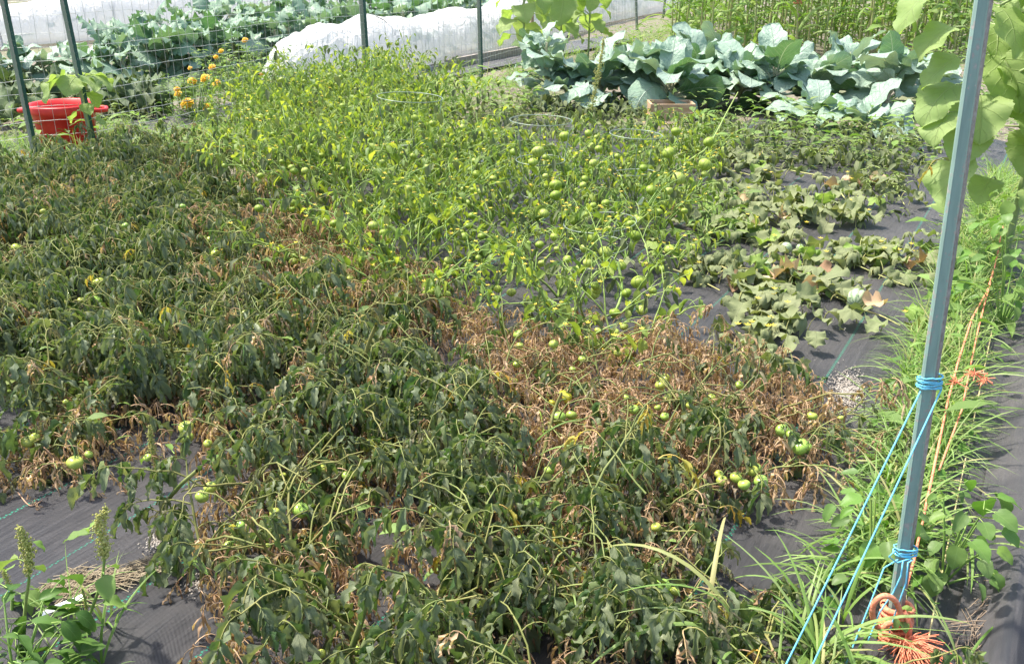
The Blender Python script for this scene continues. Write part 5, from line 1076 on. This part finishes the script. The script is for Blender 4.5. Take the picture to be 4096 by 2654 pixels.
for k in range(8): put_leaf(t, 'sunf', (0.0, 0, 0.62), k * 0.8, 0.8 + 0.06 * (k % 3), -0.25, rs_)
for (x, y, lab) in ((523, 72, 'tall sunflower growing through the wire mesh by the end post'), (560, 62, 'sunflower with one yellowed leaf beside the white cover'), (588, 58, 'slender sunflower behind the tall collard')):
    sunflower(x, y, 1.5, 18, 1.35, lab, rs_, 0.016, 0.35)

# ================================================================ MARIGOLDS
def marigold(label, base, top, n, fl, r, group=None, rad=0.3):
    c = P(*base); t = thing('marigold_plant', label, 'marigold', tuple(c), 0, group); h = at_Y(top[0], top[1], c[1])[2]; fo, st = MB(), MB()
    for k in range(n):
        a = r.uniform(0, 6.3); q = np.array((math.cos(a) * rad * r.random() ** .5, math.sin(a) * rad * r.random() ** .5, h * r.uniform(0.1, 0.92))); fo.put(r.choice(LIB['weed'])[0], TM(q, r.uniform(0, 6.3), r.uniform(0.5, 1.0)), r.random())
        if k % 5 == 0: st.tube([(0, 0, 0), q * 0.6, q], 0.003, 3)
    tag(fo.build('foliage', [M['weed'], M['tilostem']], t), kind='stuff'); st.build('stem', M['tilostem'], t)
    for (x, y, w) in fl:
        q = at_Y(x, y, c[1] - r.uniform(0.05, 0.2)); rd = w / 2 * depth_of(q) / FPX; b = MB()
        for k in range(4):
            for j in range(9 - k):
                a = j * 2 * PI / (9 - k) + k; dd = np.array((math.cos(a), math.sin(a), 0)); sd = np.array((-dd[1], dd[0], 0)); R_ = rd * (1 - k * 0.2); z = rd * (0.1 + 0.22 * k)
                b.add([dd * 0.15 * rd + (0, 0, z), dd * R_ * 0.7 + sd * R_ * 0.42 + (0, 0, z), dd * R_ + (0, 0, z - 0.15 * rd), dd * R_ * 0.7 - sd * R_ * 0.42 + (0, 0, z)], [(0, 1, 2, 3)])
        b.tube([(0, 0, -rd * 0.6), (0, 0, rd * 0.2)], [rd * 0.25, rd * 0.4], 6); o = b.build('flower', M['marig'], t); o.location = q - c; o.rotation_euler = (0.7, 0, r.uniform(-.5, .5))
        b = MB(); b.tube([q - c, (q - c) * (1, 1, 0.5)], 0.003, 4); b.build('flower_stem', M['tilostem'], t)
rmg = random.Random(71)
marigold('marigold plant in the open with bright orange flowers', (198, 122), (205, 72), 420, [(187, 103, 15), (207, 107, 10), (178, 94, 9), (177, 89, 7), (192, 81, 10), (205, 78, 11), (217, 83, 11), (212, 67, 8), (190, 68, 5)], rmg, rad=0.3)
marigold('ferny marigold bush against the kale', (250, 108), (245, 42), 700, [(216, 57, 6), (221, 51, 6), (245, 40, 7), (262, 74, 5)], rmg, rad=0.55)
marigold('low ferny bush before the gathered cover end', (278, 112), (270, 62), 500, [(256, 90, 3), (282, 98, 3)], rmg, rad=0.45)
marigold('yellow flowered squash corner by the tub', (4, 122), (6, 92), 160, [(6, 96, 7), (5, 111, 7)], rmg, rad=0.25)

# ================================================================ AMARANTH, LAMBSQUARTERS, PEPPER, BEAN
def amaranth(label, base, pxs, spike_from, rad, r, leaves=5, m='amar', name='amaranth_plant'):
    c = P(*base); pts_ = catmull([c] + [at_Y(x, y, c[1] + 0.01) for x, y in pxs], 8); pts_ = [p - c for p in pts_]; t = thing(name, label, 'amaranth', tuple(c)); n = len(pts_); b = MB()
    b.tube(pts_, np.linspace(0.0045, 0.002, n), 6); b.build('stem', M['tilostem'] if m == 'amar' else M['weedstem'], t); b = MB(); k0 = int(n * spike_from)
    for i in range(k0, n - 1):
        f = (i - k0) / max(1, n - 1 - k0); R_ = rad * (0.55 + 0.6 * math.sin(PI * min(1, f * 1.05 + 0.12)) * r.uniform(0.6, 1.1))
        for j in range(26):
            q = pts_[i] + (pts_[i + 1] - pts_[i]) * r.random() + np.array([r.gauss(0, 1) for _ in range(3)]) * R_ * 0.5; b.ball(q, rad * r.uniform(0.12, 0.24), 1, nu=5, nv=3, tint=r.random())
    b.build('flower_spike', M[m], t)
    for k in range(leaves): q, d = fin(pts_, r.uniform(0.1, 0.85)); put_leaf(t, 'amleaf', q, r.uniform(0, 6.3), r.uniform(0.6, 1.0), 0, r)
ra = random.Random(81); M['weedstem'] = M['tilostem']
amaranth('amaranth stalk with a knobbly pale spike standing over the grey fabric', (79, 650), [(84, 632), (92, 608), (101, 582), (104, 562), (104, 545), (99, 524), (106, 508)], 0.62, 0.016, ra, 6)
amaranth('amaranth with a fat curved spike above the bottom leafy plant', (24, 625), [(26, 600), (29, 578), (28, 556), (25, 540), (19, 527)], 0.45, 0.016, ra, 5)
amaranth('short amaranth spike beside the leafy pepper plant', (12, 615), [(12, 595), (8, 582), (3, 570)], 0.5, 0.008, ra, 3)
amaranth('tiny amaranth shoot next to the tall stalk', (84, 640), [(86, 620), (86, 605), (82, 588)], 0.55, 0.006, ra, 2)
amaranth('yellowing amaranth with a long lumpy spike above the seam', (126, 420), [(134, 395), (136, 370), (135, 348), (132, 325), (131, 310)], 0.35, 0.013, ra, 7)
amaranth('amaranth spike in front of the heaped green tomatoes', (158, 480), [(156, 465), (152, 445), (149, 425)], 0.25, 0.014, ra, 2)
amaranth('amaranth with two broad leaves in the dark tomatoes', (160, 320), [(158, 300), (157, 282), (157, 266)], 0.55, 0.014, ra, 6)
amaranth('thin amaranth spike leaning in the dusty tomato foliage', (190, 300), [(187, 285), (184, 272), (181, 262)], 0.4, 0.01, ra, 3)
amaranth('tan seeding stalk rising among the tomatillos', (498, 200), [(497, 180), (493, 160), (490, 138)], 0.3, 0.016, ra, 2, 'straw')
amaranth('tall seeding lambsquarters spike before the collards', (592, 140), [(592, 110), (596, 85), (601, 60), (604, 38)], 0.25, 0.028, ra, 3)
amaranth('small lambsquarters spike next to the taller one', (640, 70), [(632, 62), (630, 52), (629, 43)], 0.3, 0.02, ra, 2)
SEE = [(858, 535), (925, 535), (930, 680), (845, 680)]
def bushy(label, name, cat, base, rad, h, n, key, r, s=(0.8, 1.3), stem='tilostem'):
    c = P(*base); t = thing(name, label, cat, tuple(c)); b = MB()
    for k in range(n):
        a = r.uniform(0, 6.3); q = np.array((math.cos(a) * rad * r.random() ** .5, math.sin(a) * rad * r.random() ** .5, h * r.uniform(0.15, 1.0)))
        if inpoly(pix(c + q), SEE) and (c + q)[1] < post_base[1] + 0.05: continue
        if k % 4 == 0: b.tube([(0, 0, 0), q * (0.5, 0.5, 0.6), q], [0.004, 0.003, 0.002], 5)
        put_leaf(t, key, q, a + r.uniform(-.8, .8), r.uniform(*s), 0, r)
    b.build('stem', M[stem], t); return t
bushy('glossy leafy pepper plant under the amaranth spikes', 'pepper_plant', 'pepper plant', (18, 704), 0.14, 0.22, 190, 'pepper', ra, (0.55, 0.85))
bushy('bean plant climbing beside the teal post with a yellow edged leaf', 'bean_plant', 'bean plant', (942, 585), 0.11, 0.3, 44, 'bean', ra, (0.55, 0.85))
bushy('bean plant with broad leaves tangled in grass by the blue strings', 'bean_plant', 'bean plant', (868, 590), 0.11, 0.3, 30, 'bean', ra, (0.5, 0.8))
bushy('leafy bean vine under the sunflower leaves', 'bean_plant', 'bean plant', (1000, 330), 0.22, 0.6, 80, 'bean', ra, (0.6, 0.95))
bushy('small basil like weed with dark leaves touching the post', 'leafy_weed', 'weed', (906, 400), 0.07, 0.14, 24, 'pepper', ra, (0.5, 0.8))
# big single grass plants whose blades can be picked apart
GB = []
for i in range(7):
    b = MB(); r = random.Random(100 + i); p0 = r.uniform(0.9, 1.4); leaf(b, (0, 0, 0), 0, p0, p0 - r.uniform(1.0, 2.3), r.uniform(0.22, 0.34), 0.011, lambda t: np.minimum(1, 0.6 + 2 * t) * (1 - t) ** 0.45, fold=-0.4, ny=12, nx=3, twist=r.uniform(-.6, .6), rng=r); GB.append(b.mesh('blade', M['grass']))
def grassplant(label, px, py, n, s, group=None, hgt=0.0):
    c = P(px, py); t = thing('grass_plant', label, 'grass plant', tuple(c), 0, group)
    for k in range(n): put('blade', ra.choice(GB), t, (0, 0, ra.uniform(0, hgt)), (0, 0, ra.uniform(0, 6.3)), s * ra.uniform(0.7, 1.2))
for (x, y, n, s, h, lab) in ((735, 668, 5, 1.35, 0.1, 'broad bladed grass plant arching over the near tomatoes'), (815, 668, 12, 1.1, 0.05, 'broad grass plant at the foot of the blue strings'), (822, 590, 9, 0.95, 0.02, 'lone grass clump with drooping blades on the fabric edge'), (960, 672, 6, 0.8, 0.0, 'grass clump beside the frayed rope end'),
    (960, 560, 8, 1.1, 0.05, 'grass clump leaning over the dark folded fabric'), (102, 668, 4, 0.9, 0.0, 'young grass plant with bright broad blades on the grey fabric'), (525, 480, 5, 1.0, 0.1, 'upright grass plant standing in the brown tomatoes'), (438, 420, 4, 1.1, 0.1, 'grass plant with a bent blade amid wilted leaves'), (702, 660, 3, 1.3, 0.1, 'tall thin grass plant before the dashed green line')):
    grassplant(lab, x, y, n, s, None, h)
for i in range(20):
    x, y = pix(UV(ra.uniform(-0.27, -0.06), ra.uniform(1.3, 3.4)))
    if inpoly((x, y), KNOT): continue
    grassplant('tall arching grass plant in the strip around the teal post', x, y, ra.randint(4, 8), ra.uniform(0.7, 1.1), 'grass plants around the teal post', 0.04)
print('PLANTS', cnt, 'objects', len(bpy.data.objects))
